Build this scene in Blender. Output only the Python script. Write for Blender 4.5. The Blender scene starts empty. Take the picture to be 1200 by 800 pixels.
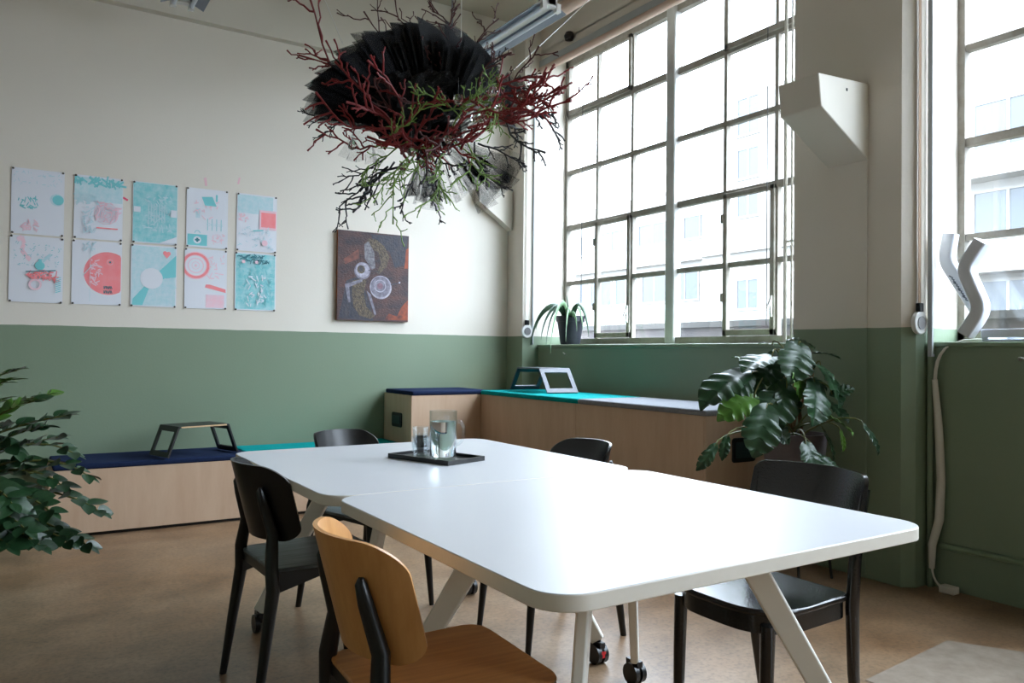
import bpy, math, random
from mathutils import Vector, Matrix, Euler

random.seed(7)
scene = bpy.context.scene
COL = scene.collection
PI = math.pi

# ------------------------------------------------------------------ camera
YAW, PITCH, ROLL, CAM_H = 0.568713, 0.01506, 0.0104228, 1.16
fwd = Vector((math.sin(YAW) * math.cos(PITCH), math.cos(YAW) * math.cos(PITCH), math.sin(PITCH)))
rgt = Vector((math.cos(YAW), -math.sin(YAW), 0))
upv = rgt.cross(fwd)
rgt, upv = rgt * math.cos(ROLL) + upv * math.sin(ROLL), upv * math.cos(ROLL) - rgt * math.sin(ROLL)
cam_d = bpy.data.cameras.new('camera')
cam_d.sensor_width = 36.0
cam_d.lens = 36.0 * 916.6 / 1200.0
cam_d.clip_start = 0.05
cam_d.clip_end = 300
cam = bpy.data.objects.new('camera', cam_d)
cam.matrix_world = Matrix(((rgt.x, upv.x, -fwd.x, 0), (rgt.y, upv.y, -fwd.y, 0),
                           (rgt.z, upv.z, -fwd.z, CAM_H), (0, 0, 0, 1)))
COL.objects.link(cam)
scene.camera = cam

# ------------------------------------------------------------------ world, exposure
world = bpy.data.worlds.new('overcast_sky')
scene.world = world
world.use_nodes = True
bg = world.node_tree.nodes['Background']
bg.inputs['Color'].default_value = (0.76, 0.86, 1.0, 1)
wn = world.node_tree                     # overcast sky: luminance rises from the horizon to the zenith
w_tc = wn.nodes.new('ShaderNodeTexCoord')
w_sep = wn.nodes.new('ShaderNodeSeparateXYZ')
wn.links.new(w_tc.outputs['Generated'], w_sep.inputs['Vector'])
w_mr = wn.nodes.new('ShaderNodeMapRange')
w_mr.inputs['To Min'].default_value = 4.6
w_mr.inputs['To Max'].default_value = 13.8
wn.links.new(w_sep.outputs['Z'], w_mr.inputs['Value'])
wn.links.new(w_mr.outputs['Result'], bg.inputs['Strength'])
scene.view_settings.view_transform = 'Standard'
scene.view_settings.look = 'None'
scene.view_settings.gamma = 1.0
scene.view_settings.use_curve_mapping = False
scene.view_settings.exposure = 1.42


def portal(y0, y1):
    l = bpy.data.lights.new('window_portal', 'AREA')
    l.shape = 'RECTANGLE'
    l.size = abs(y1 - y0)
    l.size_y = 2.55
    l.cycles.is_portal = True
    o = bpy.data.objects.new('window_portal', l)
    o.location = (4.245, (y0 + y1) / 2, 2.53)
    o.rotation_euler = Euler((0, PI / 2, 0))
    # local -Z must face -X (into the room): rotate so that width runs along Y
    o.matrix_world = Matrix(((0, 0, 1, 4.245), (1, 0, 0, (y0 + y1) / 2), (0, 1, 0, 2.53), (0, 0, 0, 1)))
    COL.objects.link(o)


portal(5.79, 2.93)
portal(2.235, -0.62)
portal(-1.32, -4.18)


# ------------------------------------------------------------------ materials
def lin(c):
    out = []
    for v in c[:3]:
        v = v / 255.0
        out.append(v / 12.92 if v <= 0.04045 else ((v + 0.055) / 1.055) ** 2.4)
    return tuple(out) + (1.0,)


MATS = {}


def mat(name, rgb, rough=0.6, metal=0.0, var=0.0, vscale=8.0, stretch=(1, 1, 1), bump=0.0, bscale=60.0,
        rgb2=None, spec=0.5, coat=0.0, detail=4.0):
    """plain principled surface; var mixes towards rgb2 (or a darker tone) by object-space noise"""
    if name in MATS:
        return MATS[name]
    m = bpy.data.materials.new(name)
    m.use_nodes = True
    nt = m.node_tree
    b = nt.nodes['Principled BSDF']
    b.inputs['Base Color'].default_value = lin(rgb)
    b.inputs['Roughness'].default_value = rough
    b.inputs['Metallic'].default_value = metal
    b.inputs['Specular IOR Level'].default_value = spec
    b.inputs['Coat Weight'].default_value = coat
    b.inputs['Coat Roughness'].default_value = 0.15
    if var > 0 or bump > 0:
        tc = nt.nodes.new('ShaderNodeTexCoord')
        mp = nt.nodes.new('ShaderNodeMapping')
        mp.inputs['Scale'].default_value = stretch
        nt.links.new(tc.outputs['Object'], mp.inputs['Vector'])
    if var > 0:
        n = nt.nodes.new('ShaderNodeTexNoise')
        n.inputs['Scale'].default_value = vscale
        n.inputs['Detail'].default_value = detail
        n.inputs['Roughness'].default_value = 0.6
        nt.links.new(mp.outputs['Vector'], n.inputs['Vector'])
        r = nt.nodes.new('ShaderNodeMapRange')
        r.inputs['From Min'].default_value = 0.3
        r.inputs['From Max'].default_value = 0.7
        r.inputs['To Max'].default_value = var
        nt.links.new(n.outputs['Fac'], r.inputs['Value'])
        mx = nt.nodes.new('ShaderNodeMix')
        mx.data_type = 'RGBA'
        mx.inputs['A'].default_value = lin(rgb)
        c2 = rgb2 if rgb2 else tuple(v * 0.6 for v in rgb)
        mx.inputs['B'].default_value = lin(c2)
        nt.links.new(r.outputs['Result'], mx.inputs['Factor'])
        nt.links.new(mx.outputs['Result'], b.inputs['Base Color'])
    if bump > 0:
        n2 = nt.nodes.new('ShaderNodeTexNoise')
        n2.inputs['Scale'].default_value = bscale
        n2.inputs['Detail'].default_value = 3.0
        nt.links.new(mp.outputs['Vector'], n2.inputs['Vector'])
        bp = nt.nodes.new('ShaderNodeBump')
        bp.inputs['Strength'].default_value = bump
        bp.inputs['Distance'].default_value = 0.01
        nt.links.new(n2.outputs['Fac'], bp.inputs['Height'])
        nt.links.new(bp.outputs['Normal'], b.inputs['Normal'])
    MATS[name] = m
    return m


def two_tone_wall():
    m = bpy.data.materials.new('wall_paint_cream_over_green')
    m.use_nodes = True
    nt = m.node_tree
    b = nt.nodes['Principled BSDF']
    geo = nt.nodes.new('ShaderNodeNewGeometry')
    sep = nt.nodes.new('ShaderNodeSeparateXYZ')
    nt.links.new(geo.outputs['Position'], sep.inputs['Vector'])
    nz = nt.nodes.new('ShaderNodeTexNoise')
    nz.inputs['Scale'].default_value = 6.0
    nt.links.new(geo.outputs['Position'], nz.inputs['Vector'])
    ma = nt.nodes.new('ShaderNodeMath'); ma.operation = 'MULTIPLY_ADD'
    ma.inputs[1].default_value = 0.008
    nt.links.new(nz.outputs['Fac'], ma.inputs[0])
    nt.links.new(sep.outputs['Z'], ma.inputs[2])
    gt = nt.nodes.new('ShaderNodeMath'); gt.operation = 'GREATER_THAN'
    gt.inputs[1].default_value = 1.317
    nt.links.new(ma.outputs[0], gt.inputs[0])
    # slight unevenness of the roller paint
    n3 = nt.nodes.new('ShaderNodeTexNoise')
    n3.inputs['Scale'].default_value = 1.7
    n3.inputs['Detail'].default_value = 6
    nt.links.new(geo.outputs['Position'], n3.inputs['Vector'])
    gA = nt.nodes.new('ShaderNodeMix'); gA.data_type = 'RGBA'
    gA.inputs['A'].default_value = lin((128, 144, 121)); gA.inputs['B'].default_value = lin((119, 136, 113))
    nt.links.new(n3.outputs['Fac'], gA.inputs['Factor'])
    cA = nt.nodes.new('ShaderNodeMix'); cA.data_type = 'RGBA'
    cA.inputs['A'].default_value = lin((227, 220, 209)); cA.inputs['B'].default_value = lin((220, 212, 200))
    nt.links.new(n3.outputs['Fac'], cA.inputs['Factor'])
    mx = nt.nodes.new('ShaderNodeMix'); mx.data_type = 'RGBA'
    nt.links.new(gt.outputs[0], mx.inputs['Factor'])
    nt.links.new(gA.outputs['Result'], mx.inputs['A'])
    nt.links.new(cA.outputs['Result'], mx.inputs['B'])
    nt.links.new(mx.outputs['Result'], b.inputs['Base Color'])
    b.inputs['Roughness'].default_value = 0.55
    n2 = nt.nodes.new('ShaderNodeTexNoise'); n2.inputs['Scale'].default_value = 70
    nt.links.new(geo.outputs['Position'], n2.inputs['Vector'])
    bp = nt.nodes.new('ShaderNodeBump'); bp.inputs['Strength'].default_value = 0.12
    bp.inputs['Distance'].default_value = 0.004
    nt.links.new(n2.outputs['Fac'], bp.inputs['Height'])
    nt.links.new(bp.outputs['Normal'], b.inputs['Normal'])
    return m


def floor_mat():
    m = bpy.data.materials.new('worn_screed_floor')
    m.use_nodes = True
    nt = m.node_tree
    b = nt.nodes['Principled BSDF']
    geo = nt.nodes.new('ShaderNodeNewGeometry')
    def noise(scale, detail, rough=0.6):
        n = nt.nodes.new('ShaderNodeTexNoise')
        n.inputs['Scale'].default_value = scale
        n.inputs['Detail'].default_value = detail
        n.inputs['Roughness'].default_value = rough
        nt.links.new(geo.outputs['Position'], n.inputs['Vector'])
        return n
    a, c, d = noise(0.9, 6), noise(3.2, 10, 0.75), noise(55, 3)
    r1 = nt.nodes.new('ShaderNodeValToRGB')
    r1.color_ramp.elements[0].position = 0.33; r1.color_ramp.elements[0].color = lin((146, 112, 80))
    r1.color_ramp.elements[1].position = 0.68; r1.color_ramp.elements[1].color = lin((160, 136, 110))
    nt.links.new(a.outputs['Fac'], r1.inputs['Fac'])
    r2 = nt.nodes.new('ShaderNodeValToRGB')
    r2.color_ramp.elements[0].position = 0.36; r2.color_ramp.elements[0].color = (0.46, 0.42, 0.40, 1)
    r2.color_ramp.elements[1].position = 0.60; r2.color_ramp.elements[1].color = (1, 1, 1, 1)
    nt.links.new(c.outputs['Fac'], r2.inputs['Fac'])
    r3 = nt.nodes.new('ShaderNodeValToRGB')
    r3.color_ramp.elements[0].position = 0.34; r3.color_ramp.elements[0].color = (0.5, 0.5, 0.5, 1)
    r3.color_ramp.elements[1].position = 0.55; r3.color_ramp.elements[1].color = (1, 1, 1, 1)
    nt.links.new(d.outputs['Fac'], r3.inputs['Fac'])
    m1 = nt.nodes.new('ShaderNodeMix'); m1.data_type = 'RGBA'; m1.blend_type = 'MULTIPLY'
    m1.inputs['Factor'].default_value = 0.85
    nt.links.new(r1.outputs['Color'], m1.inputs['A']); nt.links.new(r2.outputs['Color'], m1.inputs['B'])
    m2 = nt.nodes.new('ShaderNodeMix'); m2.data_type = 'RGBA'; m2.blend_type = 'MULTIPLY'
    m2.inputs['Factor'].default_value = 0.6
    nt.links.new(m1.outputs['Result'], m2.inputs['A']); nt.links.new(r3.outputs['Color'], m2.inputs['B'])
    nt.links.new(m2.outputs['Result'], b.inputs['Base Color'])
    mr = nt.nodes.new('ShaderNodeMapRange')
    mr.inputs['To Min'].default_value = 0.22; mr.inputs['To Max'].default_value = 0.5
    nt.links.new(c.outputs['Fac'], mr.inputs['Value'])
    nt.links.new(mr.outputs['Result'], b.inputs['Roughness'])
    bp = nt.nodes.new('ShaderNodeBump'); bp.inputs['Strength'].default_value = 0.15
    bp.inputs['Distance'].default_value = 0.004
    nt.links.new(c.outputs['Fac'], bp.inputs['Height'])
    nt.links.new(bp.outputs['Normal'], b.inputs['Normal'])
    return m


def clear_mat(name, tint=(1, 1, 1, 1), gloss=0.06, rough=0.02):
    """thin clear sheet: straight-through transparency with a weak mirror reflection"""
    m = bpy.data.materials.new(name)
    m.use_nodes = True
    nt = m.node_tree
    nt.nodes.remove(nt.nodes['Principled BSDF'])
    out = nt.nodes['Material Output']
    t = nt.nodes.new('ShaderNodeBsdfTransparent'); t.inputs['Color'].default_value = tint
    g = nt.nodes.new('ShaderNodeBsdfGlossy'); g.inputs['Roughness'].default_value = rough
    mx = nt.nodes.new('ShaderNodeMixShader'); mx.inputs['Fac'].default_value = gloss
    nt.links.new(t.outputs[0], mx.inputs[1]); nt.links.new(g.outputs[0], mx.inputs[2])
    nt.links.new(mx.outputs[0], out.inputs['Surface'])
    return m


def glass_mat(name, ior=1.45, tint=(1, 1, 1, 1), rough=0.0):
    m = bpy.data.materials.new(name)
    m.use_nodes = True
    nt = m.node_tree
    b = nt.nodes['Principled BSDF']
    b.inputs['Base Color'].default_value = tint
    b.inputs['Transmission Weight'].default_value = 1.0
    b.inputs['Roughness'].default_value = rough
    b.inputs['IOR'].default_value = ior
    return m


def tulle_mat(name, rgb, density, scale=420.0):
    """netting: fine cells let light straight through, threads are matt"""
    m = bpy.data.materials.new(name)
    m.use_nodes = True
    nt = m.node_tree
    b = nt.nodes['Principled BSDF']
    b.inputs['Base Color'].default_value = lin(rgb)
    b.inputs['Roughness'].default_value = 0.8
    out = nt.nodes['Material Output']
    t = nt.nodes.new('ShaderNodeBsdfTransparent')
    tc = nt.nodes.new('ShaderNodeTexCoord')
    n = nt.nodes.new('ShaderNodeTexNoise')
    n.inputs['Scale'].default_value = scale
    n.inputs['Detail'].default_value = 1
    nt.links.new(tc.outputs['Object'], n.inputs['Vector'])
    mr = nt.nodes.new('ShaderNodeMapRange')
    mr.inputs['From Min'].default_value = 0.35; mr.inputs['From Max'].default_value = 0.65
    mr.inputs['To Min'].default_value = max(0, density - 0.18); mr.inputs['To Max'].default_value = min(1, density + 0.18)
    nt.links.new(n.outputs['Fac'], mr.inputs['Value'])
    mx = nt.nodes.new('ShaderNodeMixShader')
    nt.links.new(mr.outputs['Result'], mx.inputs['Fac'])
    nt.links.new(t.outputs[0], mx.inputs[1]); nt.links.new(b.outputs[0], mx.inputs[2])
    nt.links.new(mx.outputs[0], out.inputs['Surface'])
    return m


WALL = two_tone_wall()
FLOOR = floor_mat()
CREAM = mat('cream_plaster', (214, 208, 196), 0.7, var=0.3, vscale=1.5, rgb2=(204, 197, 184))
WHITE_PAINT = mat('white_gloss_paint', (226, 226, 224), 0.4, var=0.25, vscale=5, rgb2=(205, 203, 198))
STEEL = mat('painted_steel_window_bar', (160, 156, 148), 0.75, var=0.6, vscale=14, rgb2=(124, 114, 102), spec=.15)
MULL = mat('light_grey_mullion', (184, 184, 180), 0.45, var=0.4, vscale=9, rgb2=(156, 152, 146))
PANE = clear_mat('window_glass', (0.97, 0.985, 0.98, 1), 0.05)
GREEN_GLOSS = mat('green_gloss_paint', (128, 148, 120), 0.3, var=0.3, vscale=10)
PINKISH = mat('pinkish_pipe', (214, 186, 170), 0.5, var=0.4, vscale=7, rgb2=(196, 170, 150))  # pinkish beige all over, slightly browner in random spots
GREYBLUE = mat('grey_trim_board', (176, 180, 182), 0.5, var=0.3, vscale=6, rgb2=(150, 152, 152))
TABLE_TOP = mat('white_laminate', (206, 207, 211), 0.36, var=0.12, vscale=3, rgb2=(198, 198, 202))
TABLE_EDGE = mat('off_white_edge', (232, 226, 214), 0.45, var=0.25, vscale=20, rgb2=(216, 206, 190))
TABLE_LEG = mat('off_white_powder_coat', (234, 231, 222), 0.45)
BLACK_WOOD = mat('black_lacquered_wood', (9, 9, 10), 0.34, var=0.4, vscale=30, stretch=(1, 1, 8), rgb2=(15, 15, 16))
BLACK_GLOSS = mat('glossy_black_lacquer', (6, 6, 8), 0.18, bump=0.12, bscale=140, coat=0.4)
BLACK_PLASTIC = mat('black_plastic', (14, 14, 15), 0.35)
GREY_ASH = mat('grey_stained_ash', (104, 116, 122), 0.42, var=0.9, vscale=26, stretch=(0.25, 3.2, 1), rgb2=(46, 54, 60))
OAK = mat('honey_oak_veneer', (206, 152, 92), 0.42, var=0.6, vscale=18, stretch=(2.6, 2.6, 0.2), rgb2=(182, 124, 66))
OAK_SEAT = mat('honey_oak_seat', (196, 140, 80), 0.42, var=0.7, vscale=16, stretch=(0.3, 4, 1), rgb2=(160, 106, 56))
PLY = mat('birch_plywood', (204, 176, 150), 0.55, var=0.6, vscale=7, stretch=(1.6, 1.6, 0.3), rgb2=(182, 148, 120), detail=8)
PLY_EDGE = mat('plywood_edge', (206, 172, 130), 0.6, var=0.5, vscale=30, stretch=(1, 1, 5))
NAVY = mat('navy_felt', (32, 44, 74), 0.95, var=0.4, vscale=60, spec=0.1)
TEAL = mat('teal_felt', (0, 150, 150), 0.95, var=0.3, vscale=60, spec=0.1)
GREYFELT = mat('grey_felt', (138, 140, 146), 0.95, var=0.3, vscale=60, spec=0.1)
RED_PLASTIC = mat('red_plastic', (190, 30, 36), 0.4)
DARK_GREY_METAL = mat('dark_metal', (30, 30, 32), 0.4, metal=0.6)
LEAF = mat('glossy_green_leaf', (38, 72, 40), 0.38, var=0.7, vscale=9, rgb2=(22, 48, 30))
LEAF_BRIGHT = mat('young_green_leaf', (88, 128, 50), 0.32, var=0.5, vscale=9, rgb2=(60, 100, 40))
STEM = mat('plant_stem', (92, 104, 52), 0.5, var=0.5, vscale=20, rgb2=(110, 84, 52))
BARK = mat('brown_stem', (138, 98, 66), 0.7, var=0.6, vscale=30)
SOIL = mat('soil', (44, 34, 26), 0.95, bump=0.6, bscale=80)


# ------------------------------------------------------------------ mesh helpers
class MB:
    def __init__(self):
        self.v, self.f, self.mi, self.mats = [], [], [], []

    def _m(self, m):
        if m is None:
            return 0
        if m not in self.mats:
            self.mats.append(m)
        return self.mats.index(m)

    def add(self, vs, fs, m=None):
        k = len(self.v)
        self.v += [Vector(p) for p in vs]
        i = self._m(m)
        for f in fs:
            self.f.append([k + q for q in f]); self.mi.append(i)
        return self

    def box(self, lo, hi, m=None):
        x0, y0, z0 = lo; x1, y1, z1 = hi
        vs = [(x0, y0, z0), (x1, y0, z0), (x1, y1, z0), (x0, y1, z0), (x0, y0, z1), (x1, y0, z1), (x1, y1, z1), (x0, y1, z1)]
        return self.add(vs, [(0, 3, 2, 1), (4, 5, 6, 7), (0, 1, 5, 4), (1, 2, 6, 5), (2, 3, 7, 6), (3, 0, 4, 7)], m)

    def bar(self, a, b, w, t, m=None, up=(0, 0, 1), w2=None, t2=None):
        """rectangular bar from a to b; w across, t along the reference up"""
        a, b = Vector(a), Vector(b)
        d = (b - a).normalized()
        s = d.cross(Vector(up))
        if s.length < 1e-4:
            s = d.cross(Vector((1, 0, 0)))
        s.normalize()
        n = s.cross(d)
        w2 = w if w2 is None else w2
        t2 = t if t2 is None else t2
        vs = []
        for p, ww, tt in ((a, w, t), (b, w2, t2)):
            for sx, sy in ((-1, -1), (1, -1), (1, 1), (-1, 1)):
                vs.append(p + s * (sx * ww / 2) + n * (sy * tt / 2))
        return self.add(vs, [(3, 2, 1, 0), (4, 5, 6, 7), (0, 1, 5, 4), (1, 2, 6, 5), (2, 3, 7, 6), (3, 0, 4, 7)], m)

    def tube(self, pts, rad, n=8, m=None, cap=True, flat=1.0):
        pts = [Vector(p) for p in pts]
        if not isinstance(rad, (list, tuple)):
            rad = [rad] * len(pts)
        vs, fs = [], []
        ref = None
        for i, p in enumerate(pts):
            d = (pts[min(i + 1, len(pts) - 1)] - pts[max(i - 1, 0)])
            if d.length < 1e-9:
                d = Vector((0, 0, 1))
            d.normalize()
            if ref is None:
                ref = Vector((0, 0, 1)) if abs(d.z) < 0.9 else Vector((1, 0, 0))
            s = ref - d * ref.dot(d)
            if s.length < 1e-5:
                s = d.orthogonal()
            s.normalize()
            ref = s
            t = d.cross(s)
            for k in range(n):
                a = 2 * PI * k / n
                vs.append(p + (s * math.cos(a) + t * math.sin(a) * flat) * rad[i])
        for i in range(len(pts) - 1):
            for k in range(n):
                fs.append((i * n + k, i * n + (k + 1) % n, (i + 1) * n + (k + 1) % n, (i + 1) * n + k))
        if cap:
            fs.append(tuple(range(n - 1, -1, -1)))
            q = (len(pts) - 1) * n
            fs.append(tuple(range(q, q + n)))
        return self.add(vs, fs, m)

    def lathe(self, prof, n=24, m=None, c=(0, 0, 0), closed=False):
        """profile [(r, z)...] turned about z"""
        vs, fs = [], []
        L = len(prof)
        for (r, z) in prof:
            for k in range(n):
                a = 2 * PI * k / n
                vs.append((c[0] + r * math.cos(a), c[1] + r * math.sin(a), c[2] + z))
        for i in range(L if closed else L - 1):
            j = (i + 1) % L
            for k in range(n):
                fs.append((i * n + k, i * n + (k + 1) % n, j * n + (k + 1) % n, j * n + k))
        if not closed:
            if prof[0][0] > 1e-6:
                fs.append(tuple(range(n - 1, -1, -1)))
            if prof[-1][0] > 1e-6:
                fs.append(tuple(range((L - 1) * n, L * n)))
        return self.add(vs, fs, m)

    def prism(self, poly, fn, m=None, m_side=None, m_back=None):
        """poly: list of 2D points; fn(u, v, k) -> 3D with k = 0 back, 1 front"""
        n = len(poly)
        vs = [fn(u, v, 0) for u, v in poly] + [fn(u, v, 1) for u, v in poly]
        self.add(vs, [tuple(range(n - 1, -1, -1))], m_back or m)
        k = len(self.v) - 2 * n
        i = self._m(m)
        self.f.append([k + q for q in range(n, 2 * n)]); self.mi.append(i)
        i = self._m(m_side or m)
        for q in range(n):
            self.f.append([k + q, k + (q + 1) % n, k + n + (q + 1) % n, k + n + q]); self.mi.append(i)
        return self

    def grid(self, fn, nu, nv, m=None, close_u=False):
        vs = [fn(i / (nu if close_u else nu - 1), j / (nv - 1)) for j in range(nv) for i in range(nu)]
        fs = []
        for j in range(nv - 1):
            for i in range(nu if close_u else nu - 1):
                a, b = j * nu + i, j * nu + (i + 1) % nu
                fs.append((a, b, b + nu, a + nu))
        return self.add(vs, fs, m)

    def mesh(self, name, m=None, smooth=True, angle=40):
        me = bpy.data.meshes.new(name)
        me.from_pydata([tuple(p) for p in self.v], [], self.f)
        ms = self.mats if self.mats else [m]
        for x in ms:
            me.materials.append(x)
        if self.mats:
            me.polygons.foreach_set('material_index', self.mi)
        me.validate()
        if smooth:
            me.shade_smooth()
            me.set_sharp_from_angle(angle=math.radians(angle))
        me.update()
        return me

    def build(self, name, m=None, parent=None, smooth=True, bevel=0.0, seg=2, angle=40, loc=None):
        me = self.mesh(name, m, smooth, angle)
        o = bpy.data.objects.new(name, me)
        COL.objects.link(o)
        if parent:
            o.parent = parent
        if loc:
            o.location = loc
        if bevel > 0:
            b = o.modifiers.new('bevel', 'BEVEL')
            b.width = bevel; b.segments = seg; b.limit_method = 'ANGLE'; b.angle_limit = math.radians(40)
        return o


def tag(o, label, cat, group=None):
    o['label'] = label
    o['category'] = cat
    if group:
        o['group'] = group
    return o


def thing(name, label, cat, loc=(0, 0, 0), rz=0.0, group=None):
    o = bpy.data.objects.new(name, None)
    o.empty_display_size = 0.1
    COL.objects.link(o)
    o.location = loc
    o.rotation_euler = (0, 0, rz)
    return tag(o, label, cat, group)


def struct(o):
    o['kind'] = 'structure'
    return o


def copy_tree(o, parent=None):
    c = o.copy()
    COL.objects.link(c)
    c.parent = parent
    for ch in list(o.children):
        copy_tree(ch, c)
    return c


def rrect(w, h, r, n=6, cx=0.0, cy=0.0):
    """rounded rectangle outline, counter-clockwise; r is one radius or four (bl, br, tr, tl)"""
    if not isinstance(r, (list, tuple)):
        r = (r,) * 4
    pts = []
    for (sx, sy, a0, rr) in ((-1, -1, PI, r[0]), (1, -1, 1.5 * PI, r[1]), (1, 1, 0, r[2]), (-1, 1, 0.5 * PI, r[3])):
        ox, oy = cx + sx * (w / 2 - rr), cy + sy * (h / 2 - rr)
        for k in range(n + 1):
            a = a0 + 0.5 * PI * k / n
            pts.append((ox + rr * math.cos(a), oy + rr * math.sin(a)))
    return pts


def bez(p0, p1, p2, p3, n=8):
    p0, p1, p2, p3 = map(Vector, (p0, p1, p2, p3))
    return [p0 * (1 - t) ** 3 + p1 * 3 * t * (1 - t) ** 2 + p2 * 3 * t * t * (1 - t) + p3 * t ** 3 for t in [k / (n - 1) for k in range(n)]]


# ------------------------------------------------------------------ the room
XW, XP, XG, YB = 3.80, 3.97, 4.28, 6.03         # column face, parapet face, glass line, poster wall
XL, YF, ZC = -3.2, -4.6, 4.15                    # far left wall, wall behind the camera, ceiling
SILL, HEAD = 1.24, 3.67

struct(MB().box((XL - .2, YF - .2, -.2), (XG + .1, YB + .2, 0)).build('floor', FLOOR))
struct(MB().box((XL - .2, YF - .2, ZC), (XG + .1, YB + .2, ZC + .2)).build('ceiling', mat('grey_beige_ceiling', (184, 174, 156), .8, var=.3, vscale=1.2, rgb2=(172, 162, 146))))
struct(MB().box((XL - .2, YB, 0), (XG + .1, YB + .2, ZC)).build('wall_back', WALL))
struct(MB().box((XL - .2, YF, 0), (XL, YB, ZC)).build('wall_left', WALL))
struct(MB().box((XL - .2, YF - .2, 0), (XG + .1, YF, ZC)).build('wall_front', WALL))

BAYS = ((5.775, 2.93), (2.235, -0.62), (-1.32, -4.18))  # third bay is unseen, added behind the camera to light the poster wall
w = MB()
for (y1, y0) in BAYS:                                       # parapet below and lintel above each window
    w.box((XP, y0 - .02, 0), (XG + .1, y1 + .02, SILL - .03))
    w.box((XP, y0 - .02, HEAD + .19), (XG + .1, y1 + .02, ZC))
    w.box((XP, y0 - .02, HEAD + .05), (XP + .05, y1 + .02, HEAD + .2))
w.prism([(XW, 5.775), (XG + .1, 5.775), (XG + .1, YB), (XW, YB)], lambda u, v, k: (u, v, ZC * k))
for (ya, yb) in ((2.235, 2.93), (-1.32, -0.62)):            # columns with a chamfered edge
    w.prism([(XW, ya + .045), (XW + .055, ya), (XG + .1, ya), (XG + .1, yb), (XW, yb)], lambda u, v, k: (u, v, ZC * k))
w.box((XW, YF, 0), (XG + .1, -4.18, ZC))
struct(w.build('wall_right', WALL, smooth=False))

# sills
for i, (y1, y0) in enumerate(BAYS):
    struct(MB().box((XP - .012, y0, SILL - .03), (XG + .05, y1, SILL)).build('trim_%d' % (i + 1), GREEN_GLOSS, bevel=.008))
# shallow beam running along the poster wall under the ceiling
struct(MB().box((XL, YB - .07, 3.54), (XW, YB, ZC)).build('trim_4', CREAM))
# lintel board in front of the window heads
for i, (y1, y0) in enumerate(BAYS):
    struct(MB().box((XP - .02, y0, HEAD + .055), (XP + .001, y1, HEAD + .115)).build('trim_%d' % (5 + i), GREYBLUE, bevel=.004))


# ------------------------------------------------------------------ windows
def window(n, y1, full):
    """steel window of two three-pane halves around a mullion; y1 = edge nearest the poster wall"""
    root = bpy.data.objects.new('window_%d' % n, None)
    COL.objects.link(root)
    root.location = (XG, y1, SILL)
    struct(root)
    zs = [0.0, .06, .56, 1.065, 1.57, 2.09, 2.57]           # bottom rail, then glazing bar heights
    cols = [0.0, .455, .91, 1.325, 1.445, 1.905, 2.35, 2.845]
    fr = MB()
    fr.box((-.03, -2.85, 0), (.03, 0, .055)); fr.box((-.03, -2.85, 2.55), (.03, 0, 2.60))
    fr.box((-.03, -.035, 0), (.03, 0, 2.6)); fr.box((-.03, -2.85, 0), (.03, -2.815, 2.6))
    fr.build('frame', STEEL, root)
    m = MB()
    m.box((-.055, -1.43, 0), (.03, -1.335, 2.6))
    m.build('mullion', MULL, root, bevel=.012)
    hb = bpy.data.meshes.new('x')
    for half in (0, 1):
        ya, yb = (-.03, -1.33) if half == 0 else (-1.435, -2.82)
        for z in zs[2:6]:
            thick = .034 if abs(z - 1.065) > .01 else .045
            if abs(z - 2.09) < .01:
                thick = .05
            MB().box((-.022, yb, z - thick / 2), (.022, ya, z + thick / 2)).build('glazing_bar', STEEL, root)
        for c in ((.455, .91) if half == 0 else (1.905, 2.35)):
            MB().box((-.020, -c - .014, .05), (.020, -c + .014, 2.56)).build('glazing_bar', STEEL, root)
    pane_mesh = {}
    for ci, (ca, cb) in enumerate(((.02, .455), (.455, .91), (.91, 1.335), (1.43, 1.905), (1.905, 2.35), (2.35, 2.83))):
        for zi in range(5):
            za, zb = zs[zi + 1], zs[zi + 2]
            key = (ci, zi)
            o = MB().box((-.003, -cb + .008, za - .005), (.003, -ca - .008, zb)).build('pane', PANE, root)
    # opening casements: a second, proud frame
    for (ca, cb, za, zb) in ((.455, .91, .06, 1.065), (1.905, 2.35, .06, 1.065), (.03, .91, 2.09, 2.56), (1.905, 2.83, 2.09, 2.56)):
        s = MB()
        s.box((-.042, -cb, za), (-.004, -ca, za + .042)); s.box((-.042, -cb, zb - .035), (-.004, -ca, zb))
        s.box((-.042, -ca - .036, za), (-.004, -ca, zb)); s.box((-.042, -cb, za), (-.004, -cb + .036, zb))
        so = s.build('casement_frame', STEEL, root, bevel=.003, seg=1)
        if za < 1:
            for zz in (.30, .86):
                MB().box((-.05, -ca - .004, zz), (-.01, -ca + .012, zz + .06)).build('hinge', STEEL, so)
            h = MB().box((-.055, -cb + .008, za + .12), (-.042, -cb + .024, za + .26))
            h.bar((-.05, -cb + .016, za + .24), (-.085, -cb + .016, za + .17), .014, .012)
            h.build('handle', WHITE_PAINT, so)
    return root


for i, (y1, y0) in enumerate(BAYS):
    window(i + 1, y1, True)


# ------------------------------------------------------------------ outside the windows
OUT_DIMMED = mat('darkened_white_render', (132, 130, 126), 0.8, var=0.2, vscale=.6, rgb2=(120, 118, 114))  # white facades darkened so less light reaches the room's upper wall
OUT_GLASS = mat('dark_office_glass', (58, 64, 70), 0.2)
OUT_GREY = mat('dark_coping', (56, 54, 52), 0.8, var=.4, vscale=2)
OUT_WALL = mat('weathered_parapet', (82, 76, 74), 0.9, var=.8, vscale=3, stretch=(1, 1, .5), rgb2=(44, 44, 48))
OUT_GROUND = mat('roof_gravel', (84, 82, 78), 0.9, var=.4, vscale=3)  # gravel darkened so less light bounces up into the room
OUT_GRASS = mat('moss', (110, 128, 60), 0.9, var=.6, vscale=9)

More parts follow.
